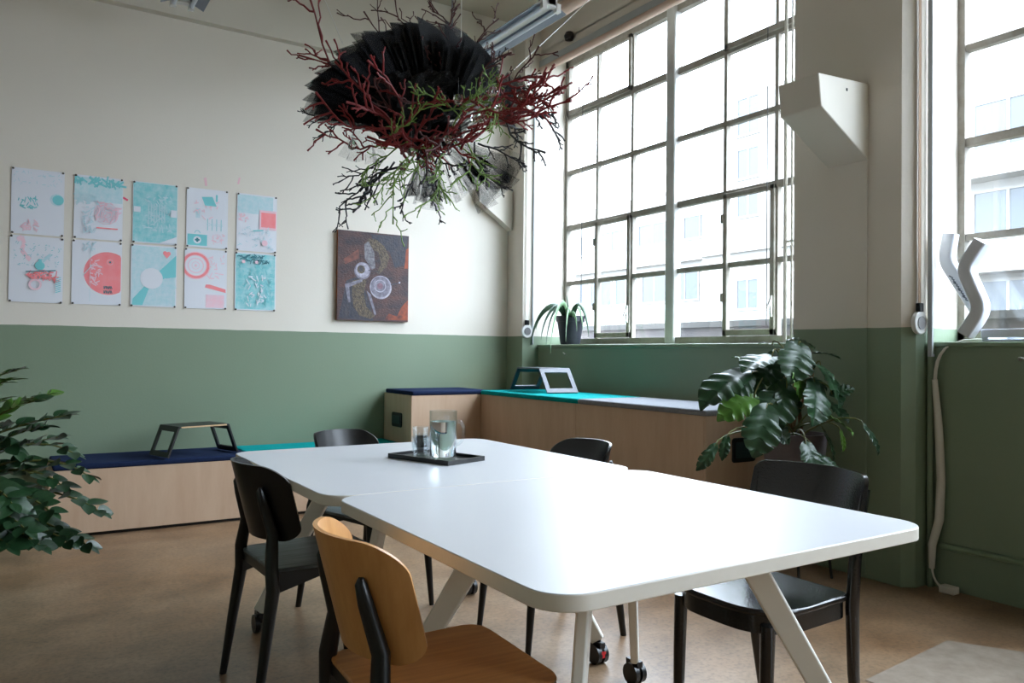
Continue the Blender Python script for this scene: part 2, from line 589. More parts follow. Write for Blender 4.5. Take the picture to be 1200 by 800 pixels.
tag(MB().box((XG + .1, -30, -.6), (90, 90, -.5)).build('roof_gravel', OUT_GROUND), 'darkened gravel ground outside the windows', 'ground')['kind'] = 'structure'
pw = thing('parapet_wall', 'low weathered concrete wall right outside the windows', 'wall', (6.2, 5.0, -.5))
MB().box((-.12, -14, 0), (.12, 9, 1.95)).build('wall_body', OUT_WALL, pw)
cp = MB().box((-.16, -14, 1.95), (.16, 9, 2.01)).build('coping', OUT_GREY, pw)
g = MB()
for k in range(420):
    y = random.uniform(-13, 9); x = random.uniform(-.12, .12); h = random.uniform(.02, .07)
    g.add([(x - .01, y, 2.01), (x + .01, y + .012, 2.01), (x + random.uniform(-.02, .02), y + random.uniform(-.03, .03), 2.01 + h)], [(0, 1, 2)])
go = g.build('moss_tufts', OUT_GRASS, pw); go['kind'] = 'stuff'


def building(name, label, x, y0, y1, top, depth, wins, bands, loc_z=-.5):
    b = thing(name, label, 'building', (x, y0, loc_z))
    MB().box((0, 0, 0), (depth, y1 - y0, top - loc_z)).build('wall', OUT_DIMMED, b)
    for (ya, yb, za, zb) in wins:
        f = MB()
        f.box((-.06, ya - y0 - .08, za - loc_z - .08), (.0, yb - y0 + .08, za - loc_z))
        f.box((-.06, ya - y0 - .08, zb - loc_z), (.0, yb - y0 + .08, zb - loc_z + .08))
        f.box((-.06, ya - y0 - .08, za - loc_z), (.0, ya - y0, zb - loc_z)); f.box((-.06, yb - y0, za - loc_z), (.0, yb - y0 + .08, zb - loc_z))
        f.box((-.05, (ya + yb) / 2 - y0 - .04, za - loc_z), (.0, (ya + yb) / 2 - y0 + .04, zb - loc_z))
        fo = f.build('window', OUT_DIMMED, b)
        MB().box((-.03, ya - y0, za - loc_z), (-.005, yb - y0, zb - loc_z)).build('pane', OUT_GLASS, fo)
    for (ya, yb, za, zb, out) in bands:
        MB().box((-out, ya - y0, za - loc_z), (.05, yb - y0, zb - loc_z)).build('balcony', OUT_DIMMED, b)
    return b


wA = []
for z in (3.0, 6.6, 8.1, 9.8):
    for y in (20.1, 17.2, 14.4):
        wA.append((y, y + 1.0, z, z + (1.1 if z < 9 else 1.4)))
building('office_building', 'white rendered office block with small square windows seen through the windows', 24, 12.5, 23.0, 11.4, 8, wA,
         [(12.5, 23.0, 2.2, 2.6, .25), (12.5, 23.0, 5.2, 5.5, .2)])
wB = [(24.0 + 2.1 * k, 25.7 + 2.1 * k, 3.8, 5.1) for k in range(9)] + [(25.0 + 3.2 * k, 27.0 + 3.2 * k, 6.7, 7.7) for k in range(6)]
building('long_building', 'long white low building with a row of wide windows beyond the gravel', 27, 23.6, 48.0, 9.2, 8, wB,
         [(23.6, 48.0, 2.6, 2.9, .2), (23.6, 48.0, 5.6, 5.9, .3)])
wC = [(2.2 + 2.4 * k, 3.9 + 2.4 * k, z, z + 1.2) for k in range(4) for z in (2.0, 4.4, 6.8)]
building('apartment_building', 'white apartment block with balcony bands outside the window by the bent white tubes', 22, 1.0, 12.0, 13.0, 7, wC,  # block made taller to hide low sky from the upper room wall
         [(1.0, 12.0, 3.4, 4.2, .7), (1.0, 12.0, 5.9, 6.6, .7)])


# ------------------------------------------------------------------ tables
def make_table(label, x0, x1, y0, y1):
    cx, cy = (x0 + x1) / 2, (y0 + y1) / 2
    L, W = y1 - y0, x1 - x0
    t = thing('meeting_table', label, 'table', (cx, cy, 0), 0, 'white meeting tables pushed together')
    top = MB().prism(rrect(W, L, .085, 8), lambda u, v, k: (u, v, .702 + .033 * k), TABLE_TOP, TABLE_EDGE, TABLE_EDGE)
    top.build('tabletop', None, t, bevel=.003)
    sub = MB()
    sub.box((-W / 2 + .22, -L / 2 + .30, .665), (-W / 2 + .27, L / 2 - .30, .702))
    sub.box((W / 2 - .27, -L / 2 + .30, .665), (W / 2 - .22, L / 2 - .30, .702))
    sub.box((-W / 2 + .22, -.03, .668), (W / 2 - .22, .03, .700))
    sub.build('underframe', TABLE_LEG, t)
    for sx in (-1, 1):
        for sy in (-1, 1):
            fx, fy = sx * (W / 2 - .10), sy * (L / 2 - .10)
            tx, ty = fx - sx * .25, fy - sy * .25
            lg = MB().bar((fx, fy, .085), (tx, ty, .703), .028, .052, up=(sx, sy, 0), w2=.032, t2=.070)
            lo = lg.build('leg', TABLE_LEG, t, bevel=.006)
            c = MB()
            for s in (-1, 1):
                c.tube([(fx - .012 * s * 0 + s * .006, fy, .037), (fx + s * .024, fy, .037)], .037, 20)
            c.tube([(fx, fy, .04), (fx, fy, .10)], .012, 10)
            c.box((fx - .012, fy - .028, .045), (fx + .012, fy + .034, .082))
            co = c.build('caster', BLACK_PLASTIC, lo)
            MB().box((fx - .010, fy + .030 * sy - .006, .030), (fx + .010, fy + .030 * sy + .010, .052)).build('brake_tab', RED_PLASTIC, lo)
    return t


make_table('white meeting table with rounded corners whose far half meets the one bearing the tray', .795, 1.975, 1.10, 2.205)
make_table('white meeting table carrying the tray with jug and tumblers', .78, 1.975, 2.212, 3.39)


# ------------------------------------------------------------------ chairs
def shell_back(width, zlo, zhi, thick, m, x0, sag, lean, rbot=.06, rtop=.09, crown=.02):
    """bent plywood backrest; local x is forward, concave towards the sitter"""
    H = zhi - zlo
    nu, nv = 34, 9
    R = (width ** 2 / 4 + sag ** 2) / (2 * sag)
    amax = math.asin(min(.999, width / 2 / R))
    def half_height(a):
        # top and bottom edges drop off near the rounded corners
        s = abs(a) / amax
        y = math.sin(abs(a)) / math.sin(amax) * width / 2
        def corner(r):
            d = y - (width / 2 - r)
            return 0 if d <= 0 else r - math.sqrt(max(0, r * r - d * d))
        return corner(rbot), corner(rtop)
    def P(u, v, off):
        a = math.sin((2 * u - 1) * PI / 2) * amax            # columns bunch up at the rounded corners
        cb, ct = half_height(a)
        z = zlo + cb + (H - cb - ct + crown * math.cos(a / amax * PI / 2)) * v
        x = x0 - sag + R * (1 - math.cos(a)) - lean * (z - zlo) / H
        x += off * math.cos(a)
        y = R * math.sin(a) - off * math.sin(a)
        return (x, y, z)
    b = MB()
    b.grid(lambda u, v: P(u, v, thick), nu, nv, m)
    b.grid(lambda u, v: P(1 - u, v, 0), nu, nv, m)
    rim = [(i / (nu - 1), 0) for i in range(nu)] + [(1, j / (nv - 1)) for j in range(1, nv)] + \
          [(1 - i / (nu - 1), 1) for i in range(1, nu)] + [(0, 1 - j / (nv - 1)) for j in range(1, nv - 1)]
    n = len(rim)
    vs = [P(u, v, thick) for u, v in rim] + [P(u, v, 0) for u, v in rim]
    b.add(vs, [(k, n + k, n + (k + 1) % n, (k + 1) % n) for k in range(n)], m)
    return b


def seat_outline(xr, xf, wr, wf, r=.06):
    pts = []
    corners = [(xr, -wr / 2, .05), (xf, -wf / 2, r), (xf, wf / 2, r), (xr, wr / 2, .05)]
    n = len(corners)
    for i, (x, y, rr) in enumerate(corners):
        p = Vector((x, y)); a = Vector(corners[i - 1][:2]); c = Vector(corners[(i + 1) % n][:2])
        d1, d2 = (a - p).normalized(), (c - p).normalized()
        for k in range(7):
            t = k / 6
            q = (p + d1 * rr) * (1 - t) ** 2 + p * 2 * t * (1 - t) + (p + d2 * rr) * t ** 2
            pts.append((q.x, q.y))
    return pts


def make_chair(label, back_mat, seat_mat, loc, rz, group=None):
    c = thing('dining_chair', label, 'chair', loc, rz, group)
    so = seat_outline(-.20, .215, .37, .425, .07)
    def seat_pt(u, v, k):
        dip = -.012 * max(0, 1 - ((u - .0) / .2) ** 2) * max(0, 1 - (v / .19) ** 2)
        return (u, v, .440 + .012 * k)
    MB().prism(so, seat_pt, seat_mat, seat_mat).build('seat', None, c, bevel=.004)
    ap = MB()
    ap.bar((-.185, -.165, .425), (-.185, .165, .425), .024, .030)
    ap.bar((.165, -.18, .428), (.165, .18, .428), .024, .024)
    for s in (-1, 1):
        # side rail deepens towards the rear leg
        ap.prism([(-.20, .365), (-.20, .44), (.19, .44), (.19, .415), (.02, .422)],
                 lambda u, v, k, s=s: (u, s * (.168 + .012 * (u + .2)) + (.022 * k - .011) * s, v))
    ap.build('seat_frame', BLACK_WOOD, c, smooth=False)
    for s in (-1, 1):
        bx = lambda y, z: -.098 - .116 + .2219 - math.sqrt(.2219 ** 2 - y * y) - .065 * (z - .53) / .25
        pts = [(-.250, s * .200, 0), (-.222, s * .192, .20), (-.196, s * .182, .38), (-.200, s * .174, .46), (bx(.140, .56) - .018, s * .150, .56), (bx(.130, .66) - .013, s * .138, .66), (bx(.128, .705) - .010, s * .136, .70), (bx(.128, .71) - .008, s * .136, .712)]
        MB().tube(pts, [.0125, .018, .0225, .022, .0195, .0165, .0125, .006], 12).build('leg', BLACK_WOOD, c)
        MB().tube([(.215, s * .185, 0), (.195, s * .178, .22), (.175, s * .172, .44)], [.0115, .017, .021], 12).build('leg', BLACK_WOOD, c)
    shell_back(.390, .530, .778, .011, back_mat, -.098, .116, .065, .05, .062, .008).build('backrest', None, c, bevel=.003, angle=50)
    return c


CH = 'side chairs with bent plywood backs'
make_chair('black side chair with bent plywood back and grey stained seat beside the jug table', BLACK_WOOD, GREY_ASH, (.915, 2.745, 0), math.radians(2), CH)
make_chair('side chair with honey oak back and seat on black legs', OAK, OAK_SEAT, (.826, 1.595, 0), math.radians(-3), CH)
make_chair('black side chair at the table end towards the poster wall', BLACK_WOOD, GREY_ASH, (1.395, 3.37, 0), math.radians(-68), CH)
make_chair('black side chair on the window side of the jug table', BLACK_WOOD, GREY_ASH, (1.90, 2.685, 0), math.radians(180), CH)


def make_bentwood(label, loc, rz):
    c = thing('bentwood_chair', label, 'chair', loc, rz)
    so = seat_outline(-.165, .225, .39, .43, .17)
    def pt(u, v, k):
        return (u, v, .445 + .018 * k)
    MB().prism(so, pt).build('seat', BLACK_GLOSS, c, bevel=.006, seg=3)
    ap = [(u * .96, v * .95) for u, v in so]
    MB().prism(ap, lambda u, v, k: (u, v, .395 + .05 * k)).build('seat_frame', BLACK_GLOSS, c)
    for s in (-1, 1):
        pts = [(-.225, s * .175, 0), (-.190, s * .180, .22), (-.172, s * .187, .42), (-.178, s * .192, .56), (-.205, s * .196, .70), (-.222, s * .198, .765)]
        MB().tube(pts, [.016, .021, .024, .022, .018, .015], 12, flat=.75).build('leg', BLACK_GLOSS, c)
        MB().tube([(.185, s * .165, 0), (.180, s * .165, .25), (.175, s * .165, .42)], [.015, .019, .021], 12).build('leg', BLACK_GLOSS, c)
    shell_back(.425, .60, .805, .012, BLACK_GLOSS, -.160, .075, .060, .03, .03, .004).build('backrest', None, c, bevel=.003, angle=50)
    return c


make_bentwood('glossy black bentwood chair with thick rounded seat in front of the monstera', (1.935, 1.60, 0), math.radians(180))


# ------------------------------------------------------------------ benches and cushions
def plinth_box(name, label, lo, hi, group, seams=(), handle=None):
    """plywood box built of panels; handle = (face, centre) recessed carry grip"""
    b = thing(name, label, 'bench', (lo[0], lo[1], 0), 0, group)
    W, D, H = hi[0] - lo[0], hi[1] - lo[1], hi[2]
    t = .018
    def panel(a, c):
        return MB().box(a, c).build('panel', PLY, b, bevel=.0015, seg=1)
    panel((0, 0, .022), (W, t, H))
    panel((0, D - t, .022), (W, D, H))
    panel((0, t + .0008, .022), (t, D - t - .0008, H))
    panel((W - t, t + .0008, .022), (W, D - t - .0008, H))
    panel((t + .0005, t + .0005, H - t), (W - t - .0005, D - t - .0005, H - .0005))
    MB().box((.03, .03, 0), (W - .03, D - .03, .03)).build('plinth', BLACK_PLASTIC, b)
    if handle:
        face, (ha, hb), (za, zb) = handle
        ga = rrect(abs(hb - ha), zb - za, .018, 5, (ha + hb) / 2, (za + zb) / 2)
        gi = rrect(abs(hb - ha) - .045, zb - za - .05, .010, 5, (ha + hb) / 2, (za + zb) / 2)
        if face == 'x':
            f1 = lambda u, v, k: (-.010 * k, u - lo[1], v)
            f2 = lambda u, v, k: (-.0105 - .004 * k, u - lo[1], v)
        else:
            f1 = lambda u, v, k: (u - lo[0], -.010 * k, v)
            f2 = lambda u, v, k: (u - lo[0], -.0105 - .004 * k, v)
        h = MB().prism(ga, f1).build('carry_handle', BLACK_PLASTIC, b, bevel=.003)
        MB().prism(gi, f2).build('grip', mat('grip_insert', (44, 62, 66), .35), h)
    return b


def cushion(label, lo, hi, m, group='felt seat pads on the plywood boxes'):
    cx, cy = (lo[0] + hi[0]) / 2, (lo[1] + hi[1]) / 2
    o = MB().box((lo[0] - cx, lo[1] - cy, 0), (hi[0] - cx, hi[1] - cy, hi[2] - lo[2])).build('seat_cushion', m, bevel=.012, seg=3)
    o.location = (cx, cy, lo[2])
    return tag(o, label, 'cushion', group)


BG = 'plywood bench boxes along the walls'
ZL, ZH = .415, .825
plinth_box('bench_box', 'low plywood bench box under the navy pad below the posters', (.20, 5.495, 0), (1.40, 6.02, ZL), BG)
plinth_box('bench_box', 'low plywood bench box under the teal pad beside the tall corner box', (1.402, 5.495, 0), (2.592, 6.02, ZL), BG)
plinth_box('bench_box', 'tall plywood box with a black carry handle under the navy pad in the corner', (2.60, 5.495, 0), (3.218, 6.02, ZH), BG, handle=('x', (5.66, 5.845), (.565, .68)))
plinth_box('bench_box', 'tall plywood box under the teal pad in the corner below the aloe', (3.222, 4.232, 0), (3.79, 6.02, ZH), BG)
plinth_box('bench_box', 'tall plywood box with a black carry handle under the grey pad beside the monstera', (3.222, 3.05, 0), (3.79, 4.228, ZH), BG, handle=('y', (3.425, 3.615), (.555, .695)))
cushion('navy felt seat pad on the low bench below the posters', (.22, 5.490, ZL), (1.385, 6.01, ZL + .036), NAVY)
cushion('teal felt seat pad on the low bench against the tall corner box', (1.39, 5.51, ZL), (2.585, 6.01, ZL + .036), TEAL)
cushion('navy felt seat pad on the tall corner box', (2.605, 5.488, ZH), (3.30, 6.01, ZH + .034), NAVY)
cushion('teal felt seat pad under the grey lap desk', (3.205, 4.20, ZH), (3.79, 5.48, ZH + .034), TEAL)
cushion('grey felt seat pad beside the monstera', (3.205, 3.04, ZH), (3.79, 4.195, ZH + .034), GREYFELT)


# ------------------------------------------------------------------ lap desks
def lap_desk(label, loc, rz, span_b, span_t, depth, h, m, m_edge):
    """bent board: flat top and two leaning side frames with a window cut in each; local x spans the width"""
    d = thing('lap_desk', label, 'lap desk', loc, rz, 'plywood lap desks on the seat pads')
    t = .012
    MB().box((-span_t / 2, -depth / 2, h - t), (span_t / 2, depth / 2, h)).build('desk_top', m, d, bevel=.003)
    for s in (-1, 1):
        f = MB()
        B = Vector((s * span_b / 2, 0, .009)); T = Vector((s * span_t / 2, 0, h - .004))
        ax = (T - B)
        out = rrect(depth, 1, .012, 2, 0, .5)
        w_ = .034
        o4 = [(-depth / 2, 0), (depth / 2, 0), (depth / 2, 1), (-depth / 2, 1)]
        i4 = [(-depth / 2 + w_, .17), (depth / 2 - w_, .17), (depth / 2 - w_, .84), (-depth / 2 + w_, .84)]
        nrm = Vector((ax.z, 0, -ax.x)).normalized() * s
        vs = []
        for k in (0, 1):
            for q in (o4, i4):
                for (y, r) in q:
                    vs.append(B + ax * r + Vector((0, y, 0)) - nrm * (t * k))
        fs = []
        for k in range(4):
            j = (k + 1) % 4
            fs += [(k, j, 4 + j, 4 + k), (8 + j, 8 + k, 12 + k, 12 + j), (k, 8 + k, 8 + j, j), (4 + j, 12 + j, 12 + k, 4 + k)]
        f.add(vs, fs)
        f.build('side_frame', m, d, smooth=False)
    MB().box((-span_t / 2 + .02, -depth / 2 - .0015, h - t + .001), (span_t / 2 - .02, -depth / 2, h - .001)).build('edge_band', m_edge, d)
    return d


LD_BLACK = mat('black_stained_plywood', (22, 22, 24), .4)
LD_GREY = mat('grey_blue_laminate', (66, 70, 84), .35)
lap_desk('black lap desk with bare plywood edge on the navy pad below the posters', (1.06, 5.66, ZL + .0365), math.radians(17), .50, .36, .26, .205, LD_BLACK, PLY_EDGE)
lap_desk('grey-blue lap desk on the teal pad below the aloe', (3.56, 5.11, ZH + .0345), math.radians(-98), .68, .40, .265, .19, LD_GREY, LD_GREY)


# ------------------------------------------------------------------ pipes, cables and fittings of the room
def at(px, py, D):
    """point at depth D along the sight line through a 1200x800 pixel"""
    return Vector((0, 0, CAM_H)) + (fwd + rgt * ((px - 600) / 916.6) + upv * ((400 - py) / 916.6)) * D


PIPE_WHITE = mat('white_pipe_paint', (218, 216, 208), .45)
GREY_RAIL = mat('grey_plastic_rail', (176, 182, 186), .5)
STRAP = mat('brown_blind_strap', (148, 122, 100), .9)
CABLE_WHITE = mat('white_cable', (206, 202, 192), .6)

tag(MB().tube([(3.55, YF, 3.83), (3.55, YB, 3.83)], .055, 16).build('ceiling_pipe', PINKISH), 'thick pinkish pipe running high along the window wall', 'pipe')
tag(MB().tube([(XP - .004, 2.93, 3.700), (XP - .004, 5.775, 3.700)], .030, 12).build('lintel_pipe', PINKISH), 'slim pinkish pipe below the lintel board of the large window', 'pipe')
tag(MB().tube([(XP - .004, -.62, 3.700), (XP - .004, 2.235, 3.700)], .030, 12).build('lintel_pipe', PINKISH), 'slim pinkish pipe above the window with the bent white tubes', 'pipe')
cl = thing('conduit', 'pair of thin white vertical conduits in front of the window beside the wedge box', 'conduit', (3.90, 3.05, SILL))
MB().tube([(0, .018, 0), (0, .018, HEAD - SILL + .05)], .011, 10).build('tube', PIPE_WHITE, cl)
MB().tube([(0, -.028, 0), (0, -.028, HEAD - SILL + .05)], .007, 10).build('tube', PIPE_WHITE, cl)
MB().box((-.006, -.085, .60), (.006, .03, .612)).build('clip', PIPE_WHITE, cl)
MB().box((.0, -.03, 0), (.09, .02, .012)).build('foot', PIPE_WHITE, cl)
tag(MB().tube([(3.952, 2.214, 0), (3.952, 2.214, ZC)], .016, 12).build('riser_pipe', WALL), 'vertical pipe painted with the wall, behind the white cable sleeve', 'pipe')
tag(MB().tube([(XP - .016, 2.16, .216), (XP - .016, -.6, .216)], .014, 10).build('skirting_pipe', GREEN_GLOSS), 'thin green pipe running low along the wall below the bent tubes', 'pipe')
tag(MB().tube([(3.792, 2.466, .02), (3.794, 2.465, 1.9), (3.794, 2.465, 2.21)], .0035, 6).build('wall_cable', WALL), 'thin cable painted over on the column under the wedge box', 'cable')
rail = MB().box((3.908, 2.183, 1.17), (3.924, 2.206, 3.66)).box((3.908, 2.183, 1.165), (3.936, 2.206, 1.178))
tag(rail.build('blind_rail', GREY_RAIL, bevel=.003), 'grey vertical blind rail beside the brown strap winder', 'rail')


def winder(label, loc, rz, strap_top, strap_m):
    w_ = thing('strap_winder', label, 'winder', loc, rz, 'blind strap winders at the window reveals')
    MB().tube([(0, -.012, 0), (0, .012, 0)], .058, 24).build('disc', WHITE_PAINT, w_, bevel=.004)
    MB().tube([(0, -.016, 0), (0, -.010, 0)], .034, 20).build('spool', mat('grey_spool', (120, 118, 120), .5), w_)
    MB().box((-.018, -.014, .055), (.018, .010, .10)).build('strap_guide', DARK_GREY_METAL, w_, bevel=.004)
    MB().box((-.011, -.002, .10), (.011, .001, strap_top)).build('strap', strap_m, w_)
    return w_


winder('white strap winder with brown strap on the column edge beside the bent tubes', (3.862, 2.2215, 1.335), 0, 2.32, STRAP)
winder('white strap winder at the corner pilaster beside the aloe', (3.835, 5.760, 1.355), 0, 2.28, PIPE_WHITE)
tag(MB().box((3.895, 5.755, SILL), (3.905, 5.775, 3.66)).build('blind_rail', GREY_RAIL), 'thin pale blind rail in the reveal beside the aloe', 'rail')
for (loc, lab) in (((XP - .001, 5.36, 1.156), 'small metal hook below the aloe'), ((XP - .001, 3.43, 1.136), 'small metal hook under the sill near the monstera'),
                   ((XP - .001, 1.80, 1.150), 'small metal hook under the sill below the bent tubes')):
    h = MB().tube(bez((0, 0, 0), (-.03, 0, .015), (-.05, -.02, .02), (-.05, -.055, .0), 8), .005, 8)
    tag(h.build('wall_hook', mat('bright_metal', (176, 176, 170), .35, metal=.7), loc=loc), lab, 'hook', 'metal hooks under the sills')
# tall ball chains of the blinds
for (y, lab) in ((5.46, 'dark ball chain hanging in the window above the aloe'), (3.455, 'dark ball chain hanging in the window by the white conduits')):
    ch = MB().tube([(0, 0, 0), (0, 0, 2.3)], .0035, 6)
    tag(ch.build('ball_chain', mat('chain', (70, 68, 66), .5), loc=(4.205, y, 1.36)), lab, 'chain', 'ball chains of the window blinds')

# wedge shaped box on the column
wb = thing('wedge_box', 'cream wedge shaped box mounted high on the column', 'box', (XW, 2.46, 2.2))
prof = [(0, 0), (0, .405), (-.425, .380), (-.405, .217)]
MB().prism(prof, lambda u, v, k: (u, .245 * k, v)).build('housing', CREAM, wb, smooth=False, bevel=.004, seg=1)
MB().box((-.20, -.0015, .33), (-.188, .0, .345)).build('screw', DARK_GREY_METAL, wb)
# gusset board in the corner
gb = [(3.445, 2.615), (3.445, 2.497), (3.79, 2.27), (3.79, 2.63)]
tag(MB().prism(gb, lambda u, v, k: (u, YB - .085 * k, v)).build('gusset_box', WALL, smooth=False), 'cream boxed gusset with slanting underside on the poster wall in the corner', 'box')
# small dark sensor under the ceiling pipe
se = MB().lathe([(0, -.05), (.035, -.045), (.045, -.01), (.03, .02), (0, .03)], 14)
tag(se.build('detector', BLACK_PLASTIC, loc=(3.93, 5.30, 3.86)), 'small black detector on the wall under the thick pinkish pipe', 'detector')

# white sleeve with cable and plug
cs = thing('cable_sleeve', 'white cable sleeve hanging from the sill to the floor', 'cable', (3.93, 2.165, 0))
MB().tube([(.0, .015, 1.05), (.012, -.0, .80), (.012, -.012, .55), (.004, -.008, .35), (-.01, .02, .22), (-.004, .025, .10)], [.013, .019, .020, .021, .019, .014], 12).build('sleeve', CABLE_WHITE, cs)
for k, (a, b) in enumerate(((.005, .012), (-.006, .018), (.012, .004))):
    MB().tube(bez((0 + a, .015, 1.05), (.0, b, 1.18), (.02, -.02, 1.26 + .01 * k), (.14, -.14 - .03 * k, 1.247), 9), .004, 6).build('wire', CABLE_WHITE, cs)
    MB().tube(bez((-.004 + a * .5, .025, .11), (-.01, .02, .05), (-.01, -.01, .02), (-.012 + a, -.035, .018), 7), .004, 6).build('wire', CABLE_WHITE, cs)
MB().box((-.045, -.105, .0), (.012, -.03, .036)).build('plug', CABLE_WHITE, cs, bevel=.006)

# fluorescent battens
def batten(label, x, y0, y1, z):
    l = thing('ceiling_lamp', label, 'lamp', (x, y0, z), 0, 'unlit fluorescent battens hanging from the ceiling')
    L = y1 - y0
    MB().box((-.035, 0, .03), (.035, L, .085)).build('housing', WHITE_PAINT, l, bevel=.004)
    r = MB()
    for s in (-1, 1):
        r.prism([(s * .035, .045), (s * .13, .0), (s * .132, .004), (s * .035, .052)], lambda u, v, k: (u, .02 + (L - .04) * k, v))
    r.build('reflector', mat('grey_reflector', (132, 142, 158), .35, metal=.3), l, smooth=False)
    for s in (-1, 1):
        MB().tube([(s * .055, .03, .012), (s * .055, L - .03, .012)], .014, 12).build('tube', mat('fluorescent_glass', (206, 214, 226), .3), l)
        for y in (.0, L - .035):
            MB().box((s * .055 - .018, y, -.006), (s * .055 + .018, y + .035, .05)).build('socket', WHITE_PAINT, l)
    for y in (.14, L - .14):
        MB().tube([(0, y, .085), (0, y, ZC - z)], .009, 8).build('rod', mat('grey_rod', (130, 134, 140), .4), l)
    for y in (0.0, L - .05):
        MB().box((-.045, y, .02), (.045, y + .05, .10)).build('end_cap', WHITE_PAINT, l, bevel=.004)


batten('unlit twin fluorescent batten with grey reflector behind the hanging sculpture', 2.95, 4.17, 5.70, 3.42)
batten('unlit twin fluorescent batten with grey reflector above the posters', .895, 3.90, 5.44, 3.385)

# repaired patch in the screed
fp = MB().prism([(2.60, 1.69), (2.72, .85), (3.52, .80), (3.40, 1.50), (3.25, 1.75)], lambda u, v, k: (u, v, .0002 + .0018 * k))
po = fp.build('floor_patch', mat('pale_screed_patch', (150, 136, 120), .6, var=.8, vscale=14, rgb2=(122, 106, 90)), smooth=False)
po.parent = bpy.data.objects['floor']


# ------------------------------------------------------------------ bent white tubes and tray on the other sill
TUBE_WHITE = mat('white_moulded_plastic', (216, 220, 228), .35)
bt = thing('bent_tube_sculpture', 'two white bent angular tubes leaning in the window reveal', 'sculpture', (4.03, 2.015, SILL + .001))


def sweep(path, w_, d_, m, parent, name):
    """rounded box section swept along a path in the local y-z plane"""
    P = [Vector((0, y, z)) for y, z in path]
    sec = rrect(d_, w_, .012, 3)
    vs, fs = [], []
    n = len(sec)
    for i, p in enumerate(P):
        d = (P[min(i + 1, len(P) - 1)] - P[max(i - 1, 0)]).normalized()
        s = Vector((0, -d.z, d.y))
        for (u, v) in sec:
            vs.append(p + Vector((u, 0, 0)) + s * v)
    for i in range(len(P) - 1):
        for k in range(n):
            fs.append((i * n + k, i * n + (k + 1) % n, (i + 1) * n + (k + 1) % n, (i + 1) * n + k))
    fs += [tuple(range(n - 1, -1, -1)), tuple(range((len(P) - 1) * n, len(P) * n))]
    return MB().add(vs, fs).build(name, m, parent)


def smooth_path(pts, r=.05, n=5):
    out = [Vector(pts[0])]
    for i in range(1, len(pts) - 1):
        p, a, b = Vector(pts[i]), Vector(pts[i - 1]), Vector(pts[i + 1])
        d1, d2 = (a - p), (b - p)
        r1 = min(r, d1.length * .45); r2 = min(r, d2.length * .45)
        q1, q2 = p + d1.normalized() * r1, p + d2.normalized() * r2
        for k in range(n):
            t = k / (n - 1)
            out.append(q1 * (1 - t) ** 2 + p * 2 * t * (1 - t) + q2 * t * t)
    out.append(Vector(pts[-1]))
    return [(v.x, v.y) for v in out]


t1 = sweep(smooth_path([(.150, .555), (.172, .42), (.0, .135)], .045), .066, .06, TUBE_WHITE, bt, 'tube')
t2 = sweep(smooth_path([(-.055, .485), (.030, .36), (-.055, .155), (.025, .035)], .05), .066, .075, TUBE_WHITE, bt, 'tube')
t1.location.x = .02
t2.location.x = -.075
lt = MB()
for k in range(11):                                           # faint dark lettering along the slanting tube
    a = Vector((.150, .335)).lerp(Vector((.075, .215)), k / 10)
    hgt = .018 if k % 3 else .026
    lt.bar((-.0243, a.x - .035, a.y - .012), (-.0243, a.x - .035 + hgt * .8, a.y - .012 + hgt * .5), .006, .001, up=(1, 0, 0))
lt.build('lettering', mat('grey_print', (96, 104, 116), .6), bt)
tr = MB().box((4.0, .60, SILL), (4.22, 1.99, SILL + .012)).box((3.995, .60, SILL + .02), (4.01, 1.99, SILL + .062)).box((4.0, .60, SILL + .012), (4.22, .62, SILL + .06)).box((4.0, 1.96, SILL + .012), (4.22, 1.99, SILL + .06)).box((4.2, .6, SILL + .012), (4.22, 1.99, SILL + .06))
tag(tr.build('sill_tray', TUBE_WHITE, bevel=.003, seg=1), 'long flat white tray lying on the sill beside the bent tubes', 'tray')


# ------------------------------------------------------------------ posters and painting
PAPER = mat('poster_paper', (226, 228, 236), .75)
P_TEAL = mat('print_teal', (126, 206, 212), .8)
P_TEAL_L = mat('print_pale_teal', (180, 218, 226), .8, var=.8, vscale=30, rgb2=(216, 228, 236))
P_TEAL_T = mat('print_mottled_teal', (116, 202, 208), .8, var=1.0, vscale=22, rgb2=(184, 220, 226))
P_PINK = mat('print_pink', (252, 138, 142), .8, var=.5, vscale=14, rgb2=(250, 172, 178))
P_PINK_L = mat('print_pale_pink', (246, 198, 210), .8, var=.6, vscale=25, rgb2=(232, 218, 228))
P_GREY = mat('print_dark_teal', (70, 130, 142), .8)
PIN = mat('pin_metal', (92, 86, 82), .4, metal=.6)


